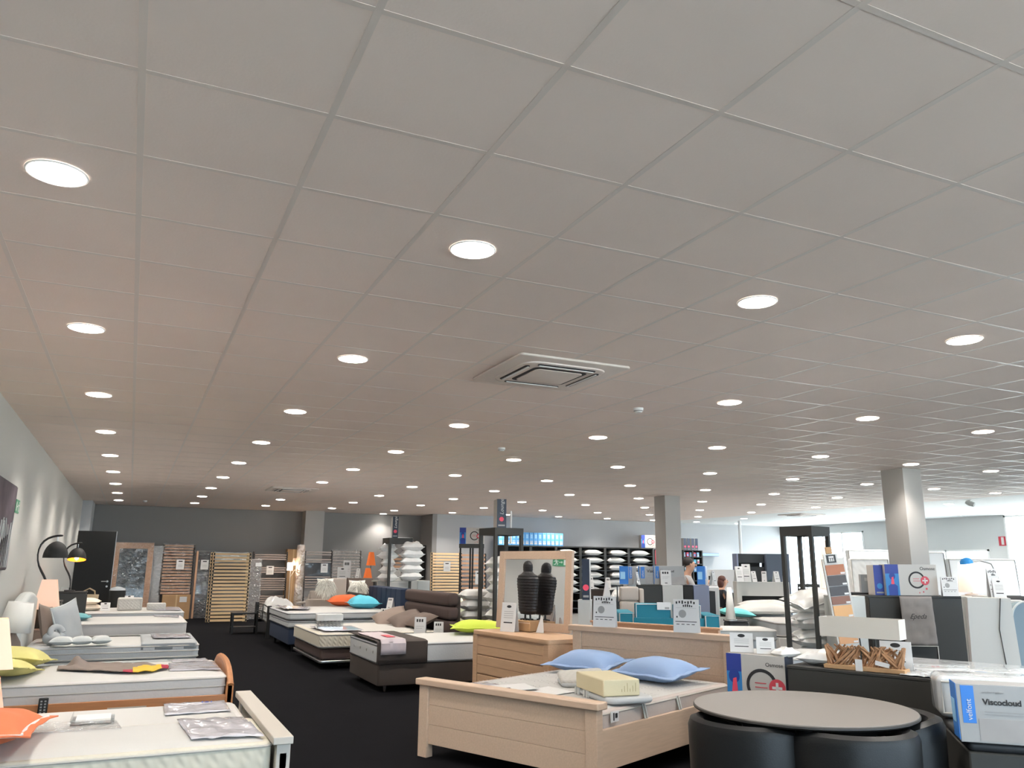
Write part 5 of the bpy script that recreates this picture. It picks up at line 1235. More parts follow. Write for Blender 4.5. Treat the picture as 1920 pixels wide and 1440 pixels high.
# white headboard with slot and beds
t = thing('double_bed', 'white bed with tall headboard holding a long black niche', 'bed', (9.76, 10.85, 0), F)
f = MB(); f.box(-.45, .44, 0, .22, 1.01, 1.24).box(-.45, -.37, 0, .22, 0, 1.01).box(.415, .44, 0, .22, 0, 1.01).box(-.37, .415, 0, .22, 0, .83)
link('headboard', f, M_cabwhite, t, smooth=False); link('niche_back', B(-.37, .415, .14, .22, .83, 1.01), M_blackm, t, smooth=False)
link('base', B(-.43, .55, -2.0, 0, .08, .50), M_cabwhite, t, bevel=.01)
for x in (-.38, .5): link('leg', B(x-.03, x+.03, -1.9, -1.84, 0, .08), M_black, t)
mattress('mattress', 'white mattress with ribbed side on the white bed with the niche headboard', -.44, .56, -1.98, -.02, .505, .72, M_white, M_sideg, loc=(9.76, 10.85, 0), rz=F, r=.08)
for k, (dx, dy, rz, lab) in enumerate(((-.22, -.62, 4, 'big white pillow on the white bed, front left one'), (.18, -.50, -6, 'big white pillow on the white bed, right one'), (-.05, -.26, 2, 'big white pillow on the white bed, rear one against the niche'))):
    pillow_thing('pillow', lab, M_plw, (9.76+dx*math.cos(F)-dy*math.sin(F), 10.85+dx*math.sin(F)+dy*math.cos(F), .82+.02*k), .42, .26, .09, (R(4), 0, F+R(rz)), 300+k, group='white pillows on the white bed')
cards_hb = [(9.30, 10.86, .13, .26, 10, 'wide white card stack, leftmost on the white niche headboard'), (9.44, 10.86, .14, .30, -6, 'tall white box card on the white niche headboard, second from left'), (9.56, 10.80, .09, .18, 20, 'slanted white card on the niche headboard, third from left'), (9.71, 10.74, .08, .18, -14, 'slanted white card with dark print on the niche headboard, middle'), (9.91, 10.64, .10, .18, 16, 'slanted white card on the niche headboard, second from right'), (10.02, 10.58, .07, .16, -10, 'small blue printed card on the niche headboard, rightmost')]
for i, (x, y, w_, h_, a, lab) in enumerate(cards_hb):
    card(lab, x+.04, y+.06, 1.243, w_, h_, F+R(a), 14, 'price' if i == 3 else 'list')
t = pillow_thing('blanket_roll', 'bright aqua crumpled bed cover left of the big white pillows', mat('aqua_cotton', '#7fe0e0', .8, bump='crinkle', bscale=8, bstr=.4), (8.72, 10.35, .78), .26, .26, .07, (0, R(6), F), 310, cat='blanket', wr=.5)
t = thing('display_bench', 'low white block under the aqua cover', 'plinth', (8.66, 10.4, 0), F); link('body', B(-.26, .20, -.2, .3, 0, .68), M_cabwhite, t); link('top', B(-.26, .20, -.2, .3, .68, .70), M_cabwhite, t)
shade_lamp('table_lamp', 'slim white cone lamp beside the aqua cover', 7.20, 8.65, .80, .066, .028, .40, .03, M_shadew, M_chrome, 'stand')
fbox('side_table', 'dark nightstand with rounded top carrying the slim cone lamp', 'nightstand', 7.28, 8.58, .26, 0, .798, .3, M_charc2, bev=.02)
# lower white beds in front
mattress('mattress', 'wide white mattress between the oak headboard and the clear wrapped pillows', -.62, .58, 0, .56, .60, .745, M_white, M_white, loc=(6.76, 8.14, 0), rz=F, r=.06)
t = thing('divan_bed', 'white box base under the wide white mattress behind the oak bed', 'bed', (6.76, 8.14, 0), F); link('box', B(-.60, .56, .02, .54, .1, .598), M_sideg, t)
for x in (-.5, .5): link('leg', B(x-.03, x+.03, .05, .1, 0, .1), M_black, t)
mattress('mattress', 'lower white mattress nearest behind the cards, right of the oak headboard', -.55, .65, -.5, .4, .48, .63, M_white, M_sideg, loc=(6.30, 6.70, 0), rz=F, r=.06)
t = thing('divan_bed', 'grey box base under the lower white mattress', 'bed', (6.30, 6.70, 0), F); link('box', B(-.53, .63, -.48, .38, .08, .478), M_sideg, t)
for x in (-.45, .5): link('leg', B(x-.03, x+.03, -.4, -.34, 0, .08), M_black, t)
# pillow box and card stack near the headboard end
pbx = pillow_box('large white pillow box with ring and red badge beside the oak headboard', 4.25, 4.86, .43, R(-62), w=.44, h=.42, d=.18)
link('side_panel', B(.22, .222, .0, .18, 0, .42), M_nvbox, pbx, smooth=False)
t = thing('display_plinth', 'dark plinth under the large white pillow box', 'plinth', (4.25, 4.86, 0), R(-62)); link('body', B(-.22, .22, .0, .18, 0, .41), M_charc, t); link('top', B(-.22, .22, .0, .18, .41, .428), M_charc, t)
card('plain white card standing on the large pillow box, left one', 4.27, 5.02, .852, .17, .14, R(-45), 4, 'list')
card('plain white card standing on the large pillow box, middle one', 4.36, 4.86, .852, .13, .12, R(-40), 10, 'list')
t = thing('plastic_bag', 'clear crumpled wrap lying on the large pillow box', 'plastic wrap', (4.44, 4.74, .865)); link('bag', MB().pillow(.10, .06, .035, 9, 14, wr=.7), M_plg, t)

# ---- near right display tower with wrapped pillows
tower('tall charcoal display tower near the right, full of wrapped pillows', 7.36+.05, 7.20+.26, R(15), .42, 1.955, post=.045, head=.10)
stacks = [(.50, -20, 1.0), (.60, 15, 1.05), (.70, -8, 1.0), (.80, 22, 1.05), (.90, -14, 1.0), (1.0, 10, .98)]
for k, (z, a, s) in enumerate(stacks):
    wrapped_pillow('white plastic wrapped pillow in the near right tower, %s' % ordn[k], (7.62, 7.56, z), F+R(a*.5), s*.9, k, group='pillows in the near right tower', tilt=(4*((k % 3)-1), 5*((k % 2)*2-1)))
wrapped_pillow('white wrapped pillow slanting up at the top left of the near right tower', (7.58, 7.58, 1.12), F+R(20), .95, 2, tilt=(14, -12))
for k in range(4):
    wrapped_pillow('white wrapped pillow piled right of the near right tower, %s' % ordn[k], (7.98, 7.66, .70+.105*k), F+R(-12+14*(k % 2)), .92, k+1, group='pillows right of the near right tower', tilt=(0, 14 if k == 3 else 3))
t = thing('display_plinth', 'hidden grey plinth under the wrapped pillows of the near right tower', 'plinth', (7.78, 7.62, 0), F); link('body', B(-.17, .50, -.16, .28, .0, .41), M_greyrail, t); link('top', B(-.17, .50, -.16, .28, .41, .425), M_greyrail, t)
# column of wood samples
t = thing('sample_stand', 'tall stand of wood colour samples topped by a small black sign', 'sample stand', (7.42, 6.82, 0), F+R(3)); t.rotation_euler = (R(-4), R(-5), F+R(3))
link('back_board', B(-.13, .13, .0, .03, 0, 1.60), M_cabwhite, t, smooth=False)
sc_ = [('#c98a4e', .80, .94), ('#d39f63', .94, 1.08), ('#7c4a30', 1.085, 1.18), ('#352b2a', 1.18, 1.29), ('#3a2f2c', 1.29, 1.41), ('#a05f38', 1.41, 1.53), ('#c9905c', .66, .80)]
for c_, z0, z1 in sc_:
    p = link('wood_sample', B(-.11, .105, -.012, 0, z0+.003, z1-.003), mat('sample_'+c_[1:], c_, .4), t, smooth=False); link('sample_label', B(.05, .10, -.015, -.012, z0+.01, z0+.03), M_paper, p, smooth=False)
link('sign_board', B(-.115, .05, -.014, 0, 1.54, 1.65), M_cabwhite, t, smooth=False); sg = link('sign_plate', B(-.085, .025, -.018, -.014, 1.55, 1.64), M_black, t, smooth=False)
k = MB(); k.box(-.06, .0, -.021, -.018, 1.605, 1.625).box(-.06, -.045, -.021, -.018, 1.565, 1.60).box(-.035, -.02, -.021, -.018, 1.565, 1.60).box(-.01, .0, -.021, -.018, 1.565, 1.60); link('sign_emblem', k, M_paper, sg, smooth=False)
link('wood_chip', B(-.07, .0, -.01, .01, 1.655, 1.73), M_carton, t, smooth=False)
fbox('display_cabinet', 'pale grey low cabinet behind the wood sample stand', 'cabinet', 7.52, 7.02-.06, .36, 0, 1.17, .3, M_lgreyf, M_cabwhite)
t = thing('cone_lamp', 'tall tapering white paper lamp glowing softly behind the near right tower', 'lamp', (8.35, 8.05, .0))
m = MB(); m.lathe([(.12, 0), (.12, .03), (.02, .04), (.02, 1.0)], 16); link('stand', m, M_cabwhite, t)
m = MB(); m.lathe([(.115, 1.0), (.105, 1.4), (.06, 1.80), (.03, 1.84)], 24, cap=False); link('lamp_shade', m, mat('warm_white_shade', '#f5e6da', .8, emit='#f5dcc8', es=.45), t, solid=.003)
# charcoal cabinet with boxes
t = thing('display_cabinet', 'long charcoal cabinet in front of the nearest column, carrying pillow boxes', 'cabinet', (9.03, 7.31, 0), F)
link('body', B(-.59, .62, 0, .45, 0, 1.125), M_charc, t, bevel=.004); link('top', B(-.60, .63, -.01, .46, 1.125, 1.147), M_charc, t, bevel=.003)
for x0, x1 in ((-.585, -.21), (-.2, .20), (.21, .61)): link('door', B(x0, x1, -.012, 0, .05, 1.11), M_charc, t, bevel=.002)
pillow_box('large white pillow box with red cross badge on the charcoal cabinet by the nearest column', 8.96+.1, 7.18+.18, 1.149, F, w=.66, h=.385)
slim_box('narrow blue picture box left of the large pillow box by the nearest column', 8.74, 7.58, 1.149, F, h=.375, w=.13, d=.2, m_front=M_osblue, badge=M_cyan, text=None)
t = thing('cloth_bag', 'crumpled grey cloth bag with small script hanging on the charcoal cabinet', 'bag', (8.93, 7.26, 0), F)
def bagf(u, v): return (-.16+.40*u-.02*v, -.03-.03*abs(noise.noise(Vector((u*4, v*4, 2))))-.01*math.sin(u*3.14), .56+.585*v)
link('bag', MB().grid(bagf, 14, 16), M_bag, t, solid=.01)
letters('lettering', 'Epeda', .085, M_ink, t, (.0, -.082, .88), shear=.5, align='CENTER')
t = thing('bag_rack', 'thin white metal frame standing below the hanging grey bag', 'rack', (8.93, 7.22, 0), F); m = MB(); m.tube([(-.15, -.03, .0), (-.15, -.03, .555), (.20, -.03, .555), (.20, -.03, 0)], .008); link('frame', m, M_cabwhite, t); link('foot', B(-.16, .21, -.05, -.01, 0, .01), M_cabwhite, t)
card('white model card with small print right of the large pillow box', 9.40, 7.08, 1.149, .2, .235, F, 6, 'big')
shade_lamp('table_lamp', 'lit white drum lamp at the right end of the charcoal cabinet', 9.96, 7.20, 1.15, .15, .12, .38, .05, mat('bright_shade', '#fff2e4', .8, emit='#ffdcc4', es=.5), M_cabwhite, 'stand')
fbox('display_cabinet', 'narrow white cabinet under the lit drum lamp', 'cabinet', 9.90, 7.12, .30, 0, 1.148, .3, M_cabwhite, rz=R(-52))
t = thing('desk_lamp', 'bright blue dome reading lamp on a thin curved arm at the right', 'lamp', (9.98, 6.84, 1.15), F)
m = MB(); m.tube([(0.02, 0, 0), (.02, 0, .2), (-.06, 0, .40), (-.20, 0, .44), (-.30, 0, .42)], .007); link('arm', m, M_chrome, t)
m = MB().at((-.37, 0, .40), (0, R(-8), 0)); m.lathe([(.078, 0), (.075, .03), (.05, .065), (.001, .08)], 20); link('dome_shade', m, mat('bright_blue_plastic', '#2c8fd6', .35), t)
m = MB(); m.lathe([(.05, 0), (.05, .01)], 16); link('base', m, M_chrome, t)
t = thing('grey_folder', 'light grey box file behind the wood sample stand', 'box', (8.84, 7.84, 1.17), F); link('body', B(-.10, .10, 0, .06, 0, .235), M_greyf, t, bevel=.003); link('label', B(-.05, .05, -.002, 0, .15, .19), M_lgreyf, t)
fbox('display_cabinet', 'dark low cabinet under the light grey box file', 'cabinet', 8.80, 7.93, .28, 0, 1.168, .25, M_charc)
# white tapering cabinets at the right
t = thing('display_cabinet', 'tall white cabinet with thin cable at the right, nearest one', 'cabinet', (8.0, 5.62, 0), R(-50))
m = MB(); m.frustum(.46, .3, 0, .38, .3, 1.19); link('body', m, M_cabwhite, t, smooth=False); m = MB(); m.tube([(.10, -.16, 1.2), (.06, -.165, .9), (.08, -.165, .6), (.12, -.17, .1)], .005); link('cable', m, M_charc, t)
link('top', B(-.19, .19, -.15, .15, 1.19, 1.20), M_cabwhite, t)
fbox('display_cabinet', 'thin pale grey cabinet edge left of the tall white cabinet', 'cabinet', 8.02, 5.86, .10, 0, 1.20, .28, M_lgreyf, rz=R(-53))
t = thing('upholstered_headboard', 'blue grey headboard with round shoulders at the right frame edge', 'headboard', (8.75, 5.62, 0), F)
mb = MB(); n = 12
out = [(-.26, .05)]+[(-.26+.16*(1-math.cos(math.pi/2*i/n)), .98+.17*math.sin(math.pi/2*i/n)) for i in range(n+1)]+[(.5, 1.15), (.5, .05)]
mb.rings([[(x, y, z) for x, z in out] for y in (0, .1)]); link('panel', mb, mat('blue_grey_fabric', '#7f8d96', .85), t, smooth=False); link('piping', MB().tube([(x, -.005, z) for x, z in out], .012), M_lgreyf, t)
card('black and white picture card at the right end of the row', 8.95, 6.17, 1.15, .16, .34, F+R(20), 5, 'big')
card('slanted pale card in front of the black and white picture card', 8.80, 6.02, 1.15, .12, .24, F-R(20), 14, 'list')
fbox('display_cabinet', 'white low cabinet under the picture cards at the right', 'cabinet', 8.85, 6.02, .36, 0, 1.148, .3, M_cabwhite, rz=R(-52))
t = thing('lounge_chair', 'dark grey rounded sofa back at the right frame edge', 'sofa', (13.7, 9.0, 0), F); link('back', MB().slab(-.35, .8, 0, .3, .3, 1.05, .1, .08), M_charc2, t); link('seat', MB().slab(-.35, .8, -.6, 0, .1, .5, .08, .05), M_charc2, t); link('arm', MB().slab(-.5, -.36, -.6, .3, .0, .8, .06, .05), M_charc2, t)

# ---- white things along the bright right wall
M_brightw = mat('bright_white_fabric', '#f6f6f4', .8)
def upright_mattress(label, x, y, w_, h_, rz, m, th=.2, lean=5, name='mattress'):
    t = thing(name, label, 'mattress', (x, y, 0), rz); t.rotation_euler = (R(-lean), 0, rz)
    link('body', MB().slab(-w_/2, w_/2, 0, th, 0, h_, .06, .04), m, t); link('piping', MB().loop([(-w_/2+.03, -.002, .03), (w_/2-.03, -.002, .03), (w_/2-.03, -.002, h_-.03), (-w_/2+.03, -.002, h_-.03)], .012), M_pipe, t)
    return t
upright_mattress('white quilted mattress with diagonal pattern standing upright near the windows', 16.9, 14.85, .95, 1.74, F-R(8), mat('diagonal_quilt', '#e4e3e0', .8, bump='quilt', bscale=2.2, bstr=1.0))
upright_mattress('plain white mattress standing behind the quilted one near the windows', 17.75, 15.55, 1.15, 1.98, F, M_brightw)
upright_mattress('tall white mattress right of the nearest column by the windows', 15.75, 12.2, .7, 1.86, F, M_brightw)
upright_mattress('wide white mattress with round corner behind the blue reading lamp', 16.75, 11.7, 1.5, 1.72, F, M_brightw)
t = thing('fire_sign', 'small red and white fire equipment sign on the right wall', 'sign', (XR-.002, 15.06, 2.27)); link('plate', B(-.006, 0, -.12, .12, -.13, .13), M_red, t); link('white_band', B(-.009, -.006, -.035, .04, -.10, .11), M_paper, t, smooth=False)
t = thing('wardrobe', 'tall dark cabinet with open niche behind the staff desk, left one', 'wardrobe', (17.8, 20.2, 0), F); link('body', B(-.45, .35, 0, .5, 0, 1.5), M_charc2, t, smooth=False); link('upper_box', B(-.45, .35, 0, .5, 1.62, 1.90), M_charc2, t, smooth=False); link('back', B(-.45, .35, .45, .5, 1.5, 1.62), M_charc, t, smooth=False); link('side_strip', B(-.5, -.45, 0, .5, 0, 1.9), M_blueb if 0 else M_cabblue, t, smooth=False)
t = thing('wardrobe', 'tall slate grey cabinet behind the staff desk, right one', 'wardrobe', (18.38, 19.74, 0), F); link('body', B(-.34, .38, 0, .5, 0, 1.88), mat('slate_board', '#4a515e', .5), t, smooth=False); link('top', B(-.34, .38, 0, .5, 1.88, 1.90), M_charc2, t, smooth=False)
t = thing('strip_shelf', 'pale blue box shelf on the middle wall behind the staff desk', 'shelf', (18.5, 23.35, 1.85)); link('shelf', B(-.75, .55, 0, .24, 0, .12), M_cabblue, t); link('lip', B(-.75, .55, -.01, 0, .02, .10), M_bluel, t)
t = thing('metal_grille', 'dark slatted rack seen through the near right tower', 'rack', (16.99, 17.1, 0), F)
for z in (.72, .84, .96): link('rail', B(-.3, .3, 0, .03, z, z+.09), M_charc, t)
for x in (-.3, .28): link('post', B(x, x+.03, 0, .03, 0, 1.05), M_charc, t)

# ================================================================== STAFF DESK AND PEOPLE
t = thing('reception_desk', 'dark staff desk with white panels where the woman sits', 'desk', (12.2, 14.05, 0), F)
link('top', B(-.5, .75, -.3, .3, .72, .75), M_lgreyf, t); link('front_panel', B(-.5, .75, -.30, -.27, .0, .72), M_charc2, t); link('side_panel', B(.72, .75, -.27, .3, 0, .72), M_charc2, t); link('low_screen', B(-.5, -.15, -.36, -.31, .0, .95), M_charc2, t)
t = thing('computer_monitor', 'black monitor on the staff desk in front of the woman', 'monitor', (12.62, 13.88, .752), F)
link('screen', B(-.02, .02, -.22, .22, .10, .42), M_black, t, bevel=.005); link('stand', B(-.01, .02, -.03, .03, .0, .12), M_black, t); link('foot', B(-.08, .08, -.1, .1, 0, .012), M_black, t)
t = thing('desk_phone', 'black telephone on the staff desk beside the woman', 'telephone', (12.22, 14.0, .752), F); link('body', B(-.09, .09, -.1, .1, 0, .05), M_black, t, bevel=.01); link('handset', MB().tube([(-.07, -.08, .07), (-.07, 0, .10), (-.07, .08, .07)], .02), M_black, t)
t = thing('notice_board', 'bright white board with papers behind the woman at the desk', 'board', (12.9, 15.9, 0), F); link('board', B(-.42, .45, 0, .05, .95, 1.42), M_paper, t); link('pinned_paper', B(-.2, -.08, -.004, 0, 1.18, 1.36), M_lgreyf, t)
for x in (-.4, .43): link('post', B(x-.02, x+.02, .01, .04, 0, .95), M_cabwhite, t)
t = thing('paper_pile', 'heap of white papers and a small plant at the right end of the staff desk', 'papers', (12.95, 14.25, .752), F)
for i in range(6): link('sheet', MB().at((.02*(i % 3)-.02, .0, .05*i), (R(6*(i % 3)-4), R(5*((i*7) % 3)-4), R(11*i))).box(-.15, .15, -.11, .11, 0, .035), M_paper, t)
k = MB()
for i in range(9): k.tube([(0, 0, .30), (.04*math.cos(i*.8), .04*math.sin(i*.8), .42), (.10*math.cos(i*.8), .10*math.sin(i*.8), .46+.03*(i % 2))], [.006, .012, .002], 5)
link('plant', k, mat('leaf_dark', '#2f4a3c', .6), t)
def person(label, loc, rz, sit, cloth, hair_m, long_hair, arm, seed=0):
    """adult facing local +X; body grown with a skin modifier along a posed skeleton"""
    t = thing('person', label, 'person', loc, rz)
    V = {}; E = []; Rr = {}
    def J(n, p, r, par=None):
        V[n] = Vector(p); Rr[n] = r if isinstance(r, tuple) else (r, r)
        if par: E.append((par, n))
    H = .46 if sit else .90
    J('pelvis', (0, 0, H), (.15, .12)); J('waist', (.01, 0, H+.16), (.125, .095), 'pelvis'); J('chest', (.03, 0, H+.34), (.155, .11), 'waist'); J('collar', (.04, 0, H+.48), (.11, .08), 'chest')
    J('neck', (.06, 0, H+.55), (.052, .055), 'collar'); J('jaw', (.10, 0, H+.60), (.066, .07), 'neck'); J('head', (.10, 0, H+.67), (.078, .095), 'jaw'); J('crown', (.095, 0, H+.735), (.060, .075), 'head')
    for s, n in ((1, 'l'), (-1, 'r')):
        J('sh'+n, (.03, s*.17, H+.44), .062, 'chest')
        e, h = arm[0 if s > 0 else 1]
        J('el'+n, (e[0], s*e[1], H+e[2]), .042, 'sh'+n); J('wr'+n, (h[0], s*h[1], H+h[2]), .028, 'el'+n)
        d = (V['wr'+n]-V['el'+n]).normalized(); side = Vector((-d.y, d.x, 0)).normalized()
        J('pm'+n, V['wr'+n]+d*.06, (.034, .018), 'wr'+n)
        for q in range(4):
            b = V['pm'+n]+side*(.024-.016*q)+d*.02; J('f%d%s' % (q, n), b+d*.02, .0085, 'pm'+n); J('g%d%s' % (q, n), b+d*(.052+.008*(q in (1, 2)))+Vector((0, 0, -.012)), .0075, 'f%d%s' % (q, n))
        J('th'+n, V['wr'+n]+d*.035+side*.035, .010, 'pm'+n); J('tt'+n, V['wr'+n]+d*.07+side*.05, .008, 'th'+n)
        J('hp'+n, (0, s*.09, H-.05), .09, 'pelvis')
        if sit: J('kn'+n, (.42, s*.11, H+.03), .062, 'hp'+n); J('an'+n, (.42, s*.11, .09), .042, 'kn'+n); J('to'+n, (.56, s*.11, .045), (.035, .03), 'an'+n)
        else: J('kn'+n, (.02, s*.10, .47), .062, 'hp'+n); J('an'+n, (0, s*.10, .09), .042, 'kn'+n); J('to'+n, (.14, s*.11, .045), (.035, .03), 'an'+n)
    def grow(name, names, m, grow_r=0, par=t):
        idx = {n: i for i, n in enumerate(names)}; me = D.meshes.new(name)
        me.from_pydata([tuple(V[n]) for n in names], [(idx[a], idx[b]) for a, b in E if a in idx and b in idx], []); me.materials.append(m)
        o = D.objects.new(name, me); COL.objects.link(o); o.parent = par
        sk = o.modifiers.new('skin', 'SKIN'); sk.use_smooth_shade = True
        for n, i in idx.items():
            d_ = me.skin_vertices[0].data[i]; d_.radius = (Rr[n][0]+grow_r, Rr[n][1]+grow_r); d_.use_root = (i == 0)
        ss = o.modifiers.new('sub', 'SUBSURF'); ss.levels = 2; ss.render_levels = 2
        return o
    grow('body', list(V), M_skin)
    grow('top_garment', ['pelvis', 'waist', 'chest', 'collar', 'shl', 'shr', 'ell', 'elr']+([n for n in ('wrl', 'wrr')]), cloth, .014)
    grow('trousers', ['pelvis', 'hpl', 'hpr', 'knl', 'knr', 'anl', 'anr'], M_charc2, .012)
    c = V['head']
    mb = MB(); 
    def sph(rx, ry, rz_, cx, cy, cz, zmin=-1, xm=2, n=18):
        rings = []
        for i in range(11):
            a = -math.pi/2+math.pi*i/10
            rings.append([(cx+rx*math.cos(a)*math.cos(2*math.pi*k/n), cy+ry*math.cos(a)*math.sin(2*math.pi*k/n), cz+rz_*math.sin(a)) for k in range(n)])
        return rings
    mb.rings(sph(.088, .088, .078, c.x-.035, 0, c.z+.045))
    if long_hair: mb.rings(sph(.07, .085, .13, c.x-.065, 0, c.z-.04))
    link('hair', mb, hair_m, t)
    mb = MB(); mb.rings(sph(.018, .012, .022, c.x+.092, 0, c.z-.012)); link('nose', mb, M_skin, t)
    for s in (-1, 1):
        link('ear', MB().rings(sph(.018, .010, .03, c.x-.005, s*.088, c.z-.01)), M_skin, t); link('eye', MB().rings(sph(.008, .012, .008, c.x+.078, s*.030, c.z+.018)), M_ink, t)
    link('mouth', MB().rings(sph(.008, .024, .006, c.x+.075, 0, c.z-.055)), mat('lips', '#9c5a50', .5), t)
    return t
A_man = [((.10, .22, .22), (.30, .12, .30)), ((.14, .20, .20), (.34, .06, .36))]
person('person standing behind the grey boxes, dark hair, pale shirt, dark tie, hands raised', (8.10, 10.80, 0), F+R(-4), False, M_shirt, M_hairb, False, A_man)
tie = D.objects['person']; tie.scale = (.97, .97, .965); tie.location.z = .0
m = MB(); m.add([(.162, -.02, 1.36), (.162, .02, 1.36), (.168, .028, 1.12), (.168, -.028, 1.12)], [(0, 1, 2, 3)]); link('tie', m, M_ink, tie, solid=.004, smooth=False)
t = thing('mobile_phone', 'small phone held up by the standing man', 'phone', (8.10+.40*math.cos(F), 10.80+.40*math.sin(F), 1.27), F); link('phone', B(-.006, .006, -.035, .035, -.07, .07), M_black, t, bevel=.003)
A_wom = [((.12, .20, .20), (.36, .14, .20)), ((.12, .20, .20), (.38, .10, .22))]
person('person seated at the staff desk, auburn hair, black blouse, looking down at the desk', (11.72, 14.40, .05), F+R(6), True, M_blouse, M_hairr, True, A_wom)
t = thing('office_chair', 'dark office chair under the seated woman', 'chair', (11.70, 14.42, 0), F)
link('seat', MB().slab(-.24, .26, -.24, .24, .36, .42, .08, .02), M_charc2, t); link('backrest', MB().slab(-.30, -.25, -.2, .2, .5, .85, .02, .015), M_charc2, t); link('post', B(-.02, .02, -.02, .02, .05, .36), M_chrome, t)
m = MB()
for i in range(5): m.tube([(0, 0, .07), (.26*math.cos(i*1.257), .26*math.sin(i*1.257), .04)], .018)
link('star_base', m, M_black, t)
t = thing('white_armchair', 'white plastic object beside the steel blue cabinet, partly hidden', 'chair', (8.32, 10.42, 0), F); link('back', MB().slab(-.14, .12, -.03, .03, .6, 1.18, .03, .02), M_paper, t); link('seat', MB().slab(-.14, .2, -.3, 0, .42, .5, .03, .02), M_paper, t)
for x in (-.1, .14): link('leg', B(x-.015, x+.015, -.25, -.22, 0, .42), M_chrome, t)

# ================================================================== ROUND TABLE WITH TUB CHAIRS
TX, TY, TR = 3.37, 3.50, .575
t = thing('round_table', 'round taupe topped table with dark edge in the near right foreground', 'table', (TX, TY, 0))
m = MB(); m.lathe([(.001, .724), (TR-.02, .724), (TR, .735), (TR, .744), (TR-.004, .748)], 72, cap=False); link('edge', m, M_tabedge, t)
m = MB(); m.lathe([(TR-.004, .747), (TR-.006, .7505), (.001, .7505)], 72, cap=False); link('tabletop', m, M_tabletop, t)
m = MB(); m.lathe([(.06, .02), (.045, .1), (.045, .70), (.12, .723)], 28); link('pedestal', m, M_black, t)
m = MB(); m.lathe([(.28, 0), (.28, .012), (.06, .025)], 40); link('foot_plate', m, M_black, t)
tc = thing('tub_chair', 'black leather tub chair on the left side of the round table', 'chair', (0, 0, 0), 0, 'tub chairs at the round table')
mb = MB(); rings = []; NA = 40
for i in range(NA+1):
    a = R(62)+R(236)*i/NA           # open towards local +X
    k = abs(i/NA-.5)*2
    top = .725-.085*max(0, (k-.45)/.55)**1.6
    ri, ro = .245, .335
    sx = 1.0
    c_, s_ = math.cos(a), math.sin(a)
    prof = [(ri+.0, .16), (ri, top-.045), (ri+.012, top-.014), ((ri+ro)/2, top), (ro-.012, top-.014), (ro, top-.045), (ro-.012, .10), (ri+.02, .10)]
    e_ = 1
    if i in (0, NA): e_ = .35
    rings.append([(((ri+ro)/2+(r-(ri+ro)/2)*e_)*c_, ((ri+ro)/2+(r-(ri+ro)/2)*e_)*s_, z if e_ == 1 else z*.96+.01) for r, z in prof])
mb.rings(rings); link('shell', mb, M_leather, tc)
m = MB(); m.slab(-.235, .27, -.225, .225, .30, .44, .12, .04, puff=.01); link('seat', m, M_leather, tc)
m = MB(); m.slab(-.22, .2, -.2, .2, .10, .295, .1, .02); link('base', m, M_leather, tc)
for sx in (-1, 1):
    for sy in (-1, 1): link('leg', MB().at((sx*.17, sy*.17, 0)).lathe([(.014, 0), (.02, .105)], 12), M_black, tc)
def place_tub(o, ang, dist, lab):
    x, y = TX+dist*math.cos(R(ang)), TY+dist*math.sin(R(ang))
    if o is tc: o.location = (x, y, 0); o.rotation_euler = (0, 0, R(ang+180)); return
    copy_thing(tc, (x, y, 0), R(ang+180), lab, 'tub chairs at the round table')
for ang, dist, lab in ((258, .37, 'black leather tub chair at the near side of the round table, cut at the bottom'), (-22, .40, 'black leather tub chair on the right side of the round table'), (72, .37, 'black leather tub chair at the far side of the round table, only its rim showing')):
    place_tub(None, ang, dist, lab)
place_tub(tc, 184, .36, '')

# ================================================================== COUNTER, DRIFTWOOD LAMP, PILLOW BOX AT THE RIGHT
CR = R(21.5)
t = thing('counter', 'long charcoal counter behind the round table', 'counter', (4.53, 4.13, 0), CR)
link('body', B(0, .36, -.54, .53, 0, .78), M_charc, t, bevel=.003); link('top', B(-.004, .364, -.544, .534, .78, .80), M_charc, t, bevel=.003)
def cl(x, y, z=.8): return (4.53+x*math.cos(CR)-y*math.sin(CR), 4.13+x*math.sin(CR)+y*math.cos(CR), z)
mattress('mattress', 'plastic wrapped white mattress lying behind the charcoal counter', -.45, .45, -1.0, .62, .62, .81, M_clearw, M_clearw, loc=(5.38, 4.25, 0), rz=CR)
t = thing('divan_bed', 'dark grey base under the plastic wrapped mattress', 'bed', (5.38, 4.25, 0), CR); link('box', B(-.44, .44, -.99, .61, .06, .617), M_charc, t)
for y in (-.9, .5): link('leg', B(-.4, -.35, y, y+.05, 0, .06), M_black, t)
x, y, z = cl(.10, .015)
t = thing('driftwood_lamp', 'table lamp of criss-crossed driftwood sticks with a long cream box shade', 'lamp', (x, y, .802), R(-66))
link('base', B(-.265, .265, -.055, .06, 0, .028), M_carton, t, bevel=.003)
k = MB(); rnd = random.Random(5)
for i in range(84):
    x0 = -.25+.5*rnd.random(); dx = rnd.choice((-1, 1))*rnd.uniform(.05, .15); x1 = max(-.255, min(.255, x0+dx)); yy = rnd.uniform(-.04, .045)
    k.tube([(x0, yy, .028), ((x0+x1)/2+rnd.uniform(-.01, .01), yy*.8+rnd.uniform(-.01, .01), .09), (x1, rnd.uniform(-.035, .035), rnd.uniform(.135, .165))], [.008, .0095, .006], 6)
o = link('driftwood_sticks', k, M_drift, t); o['kind'] = 'stuff'
link('stem', MB().tube([(-.03, 0, .028), (-.02, 0, .13), (-.03, 0, .26)], .006), M_charc, t); link('stem', MB().tube([(.07, .01, .028), (.075, .01, .13), (.07, .01, .26)], .007), M_charc, t)
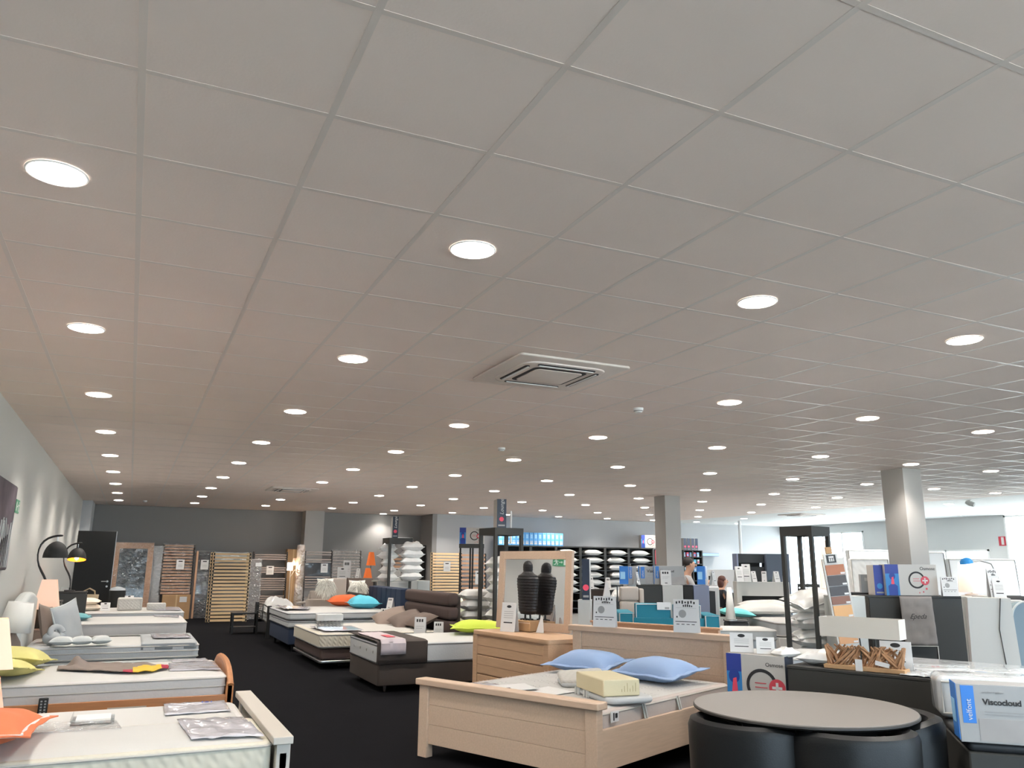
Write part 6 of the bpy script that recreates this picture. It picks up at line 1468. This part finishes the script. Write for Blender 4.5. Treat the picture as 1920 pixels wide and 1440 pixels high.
m = MB(); m.box(-.265, .255, -.075, -.072, .215, .345).box(-.265, .255, .072, .075, .215, .345).box(-.268, -.265, -.075, .075, .215, .345).box(.255, .258, -.075, .075, .215, .345)
link('lamp_shade', m, mat('linen_shade', '#cbc3b8', .85, bump='noise', bscale=200, bstr=.1), t, smooth=False)
link('tag', B(-.045, .0, -.068, -.064, -.0, .075), M_paper, t, smooth=False); link('price_strip', MB().at((.13, -.066, .055), (0, R(10), 0)).box(-.045, .045, -.002, .002, -.014, .014), M_paper, t, smooth=False)
x, y, _ = cl(.27, -.13)
card('white card with small print on the counter behind the driftwood lamp', x, y, .802, .2, .19, R(-60), 6, 'list')
t = thing('plastic_bag', 'glossy clear wrap lying at the left end of the charcoal counter', 'plastic wrap', cl(.2, .36, .845)); t.rotation_euler = (0, 0, CR); link('bag', MB().pillow(.12, .15, .045, 11, 14, wr=.8), M_plg, t)
t = thing('plastic_sheet', 'glossy clear wrap spread over the right end of the charcoal counter', 'plastic wrap', cl(.18, -.38, .803)); t.rotation_euler = (0, 0, CR)
link('sheet', MB().grid(lambda u, v: (-.17+.35*u, -.15+.30*v, .004+.02*abs(noise.noise(Vector((u*4, v*4, 9))))), 14, 14), M_clearw, t, solid=.002)
t = thing('divan_bed', 'dark box base under the big grey pillow box at the right edge', 'bed', (4.25, 2.95, 0), R(-44)); link('box', B(-.25, .85, -.30, .42, 0, .60), M_charc, t, bevel=.01); link('top_pad', MB().slab(-.25, .85, -.30, .42, .60, .645, .03, .02), M_charc2, t)
visco('big grey pillow box with blue side panel at the right frame edge', 4.035, 2.70, .647, R(-44), w=.60, h=.275, d=.16, lead=.058, ts=.138, tx=.036)
t = thing('wrapped_mattress', 'white plastic wrapped mattress behind the big grey pillow box', 'mattress', (4.60, 3.10, 0), R(-44)); link('body', MB().slab(-.42, .8, -.02, .3, .65, .88, .05, .04), M_clearw, t); link('piping', MB().loop([(-.4, -.025, .68), (.78, -.025, .68), (.78, -.025, .85), (-.4, -.025, .85)], .006), M_pipe, t)
for o in list(D.objects):
    if o.type == 'MESH' and o.parent is None and not o.get('kind') and not o.get('label'): print('UNTAGGED', o.name)
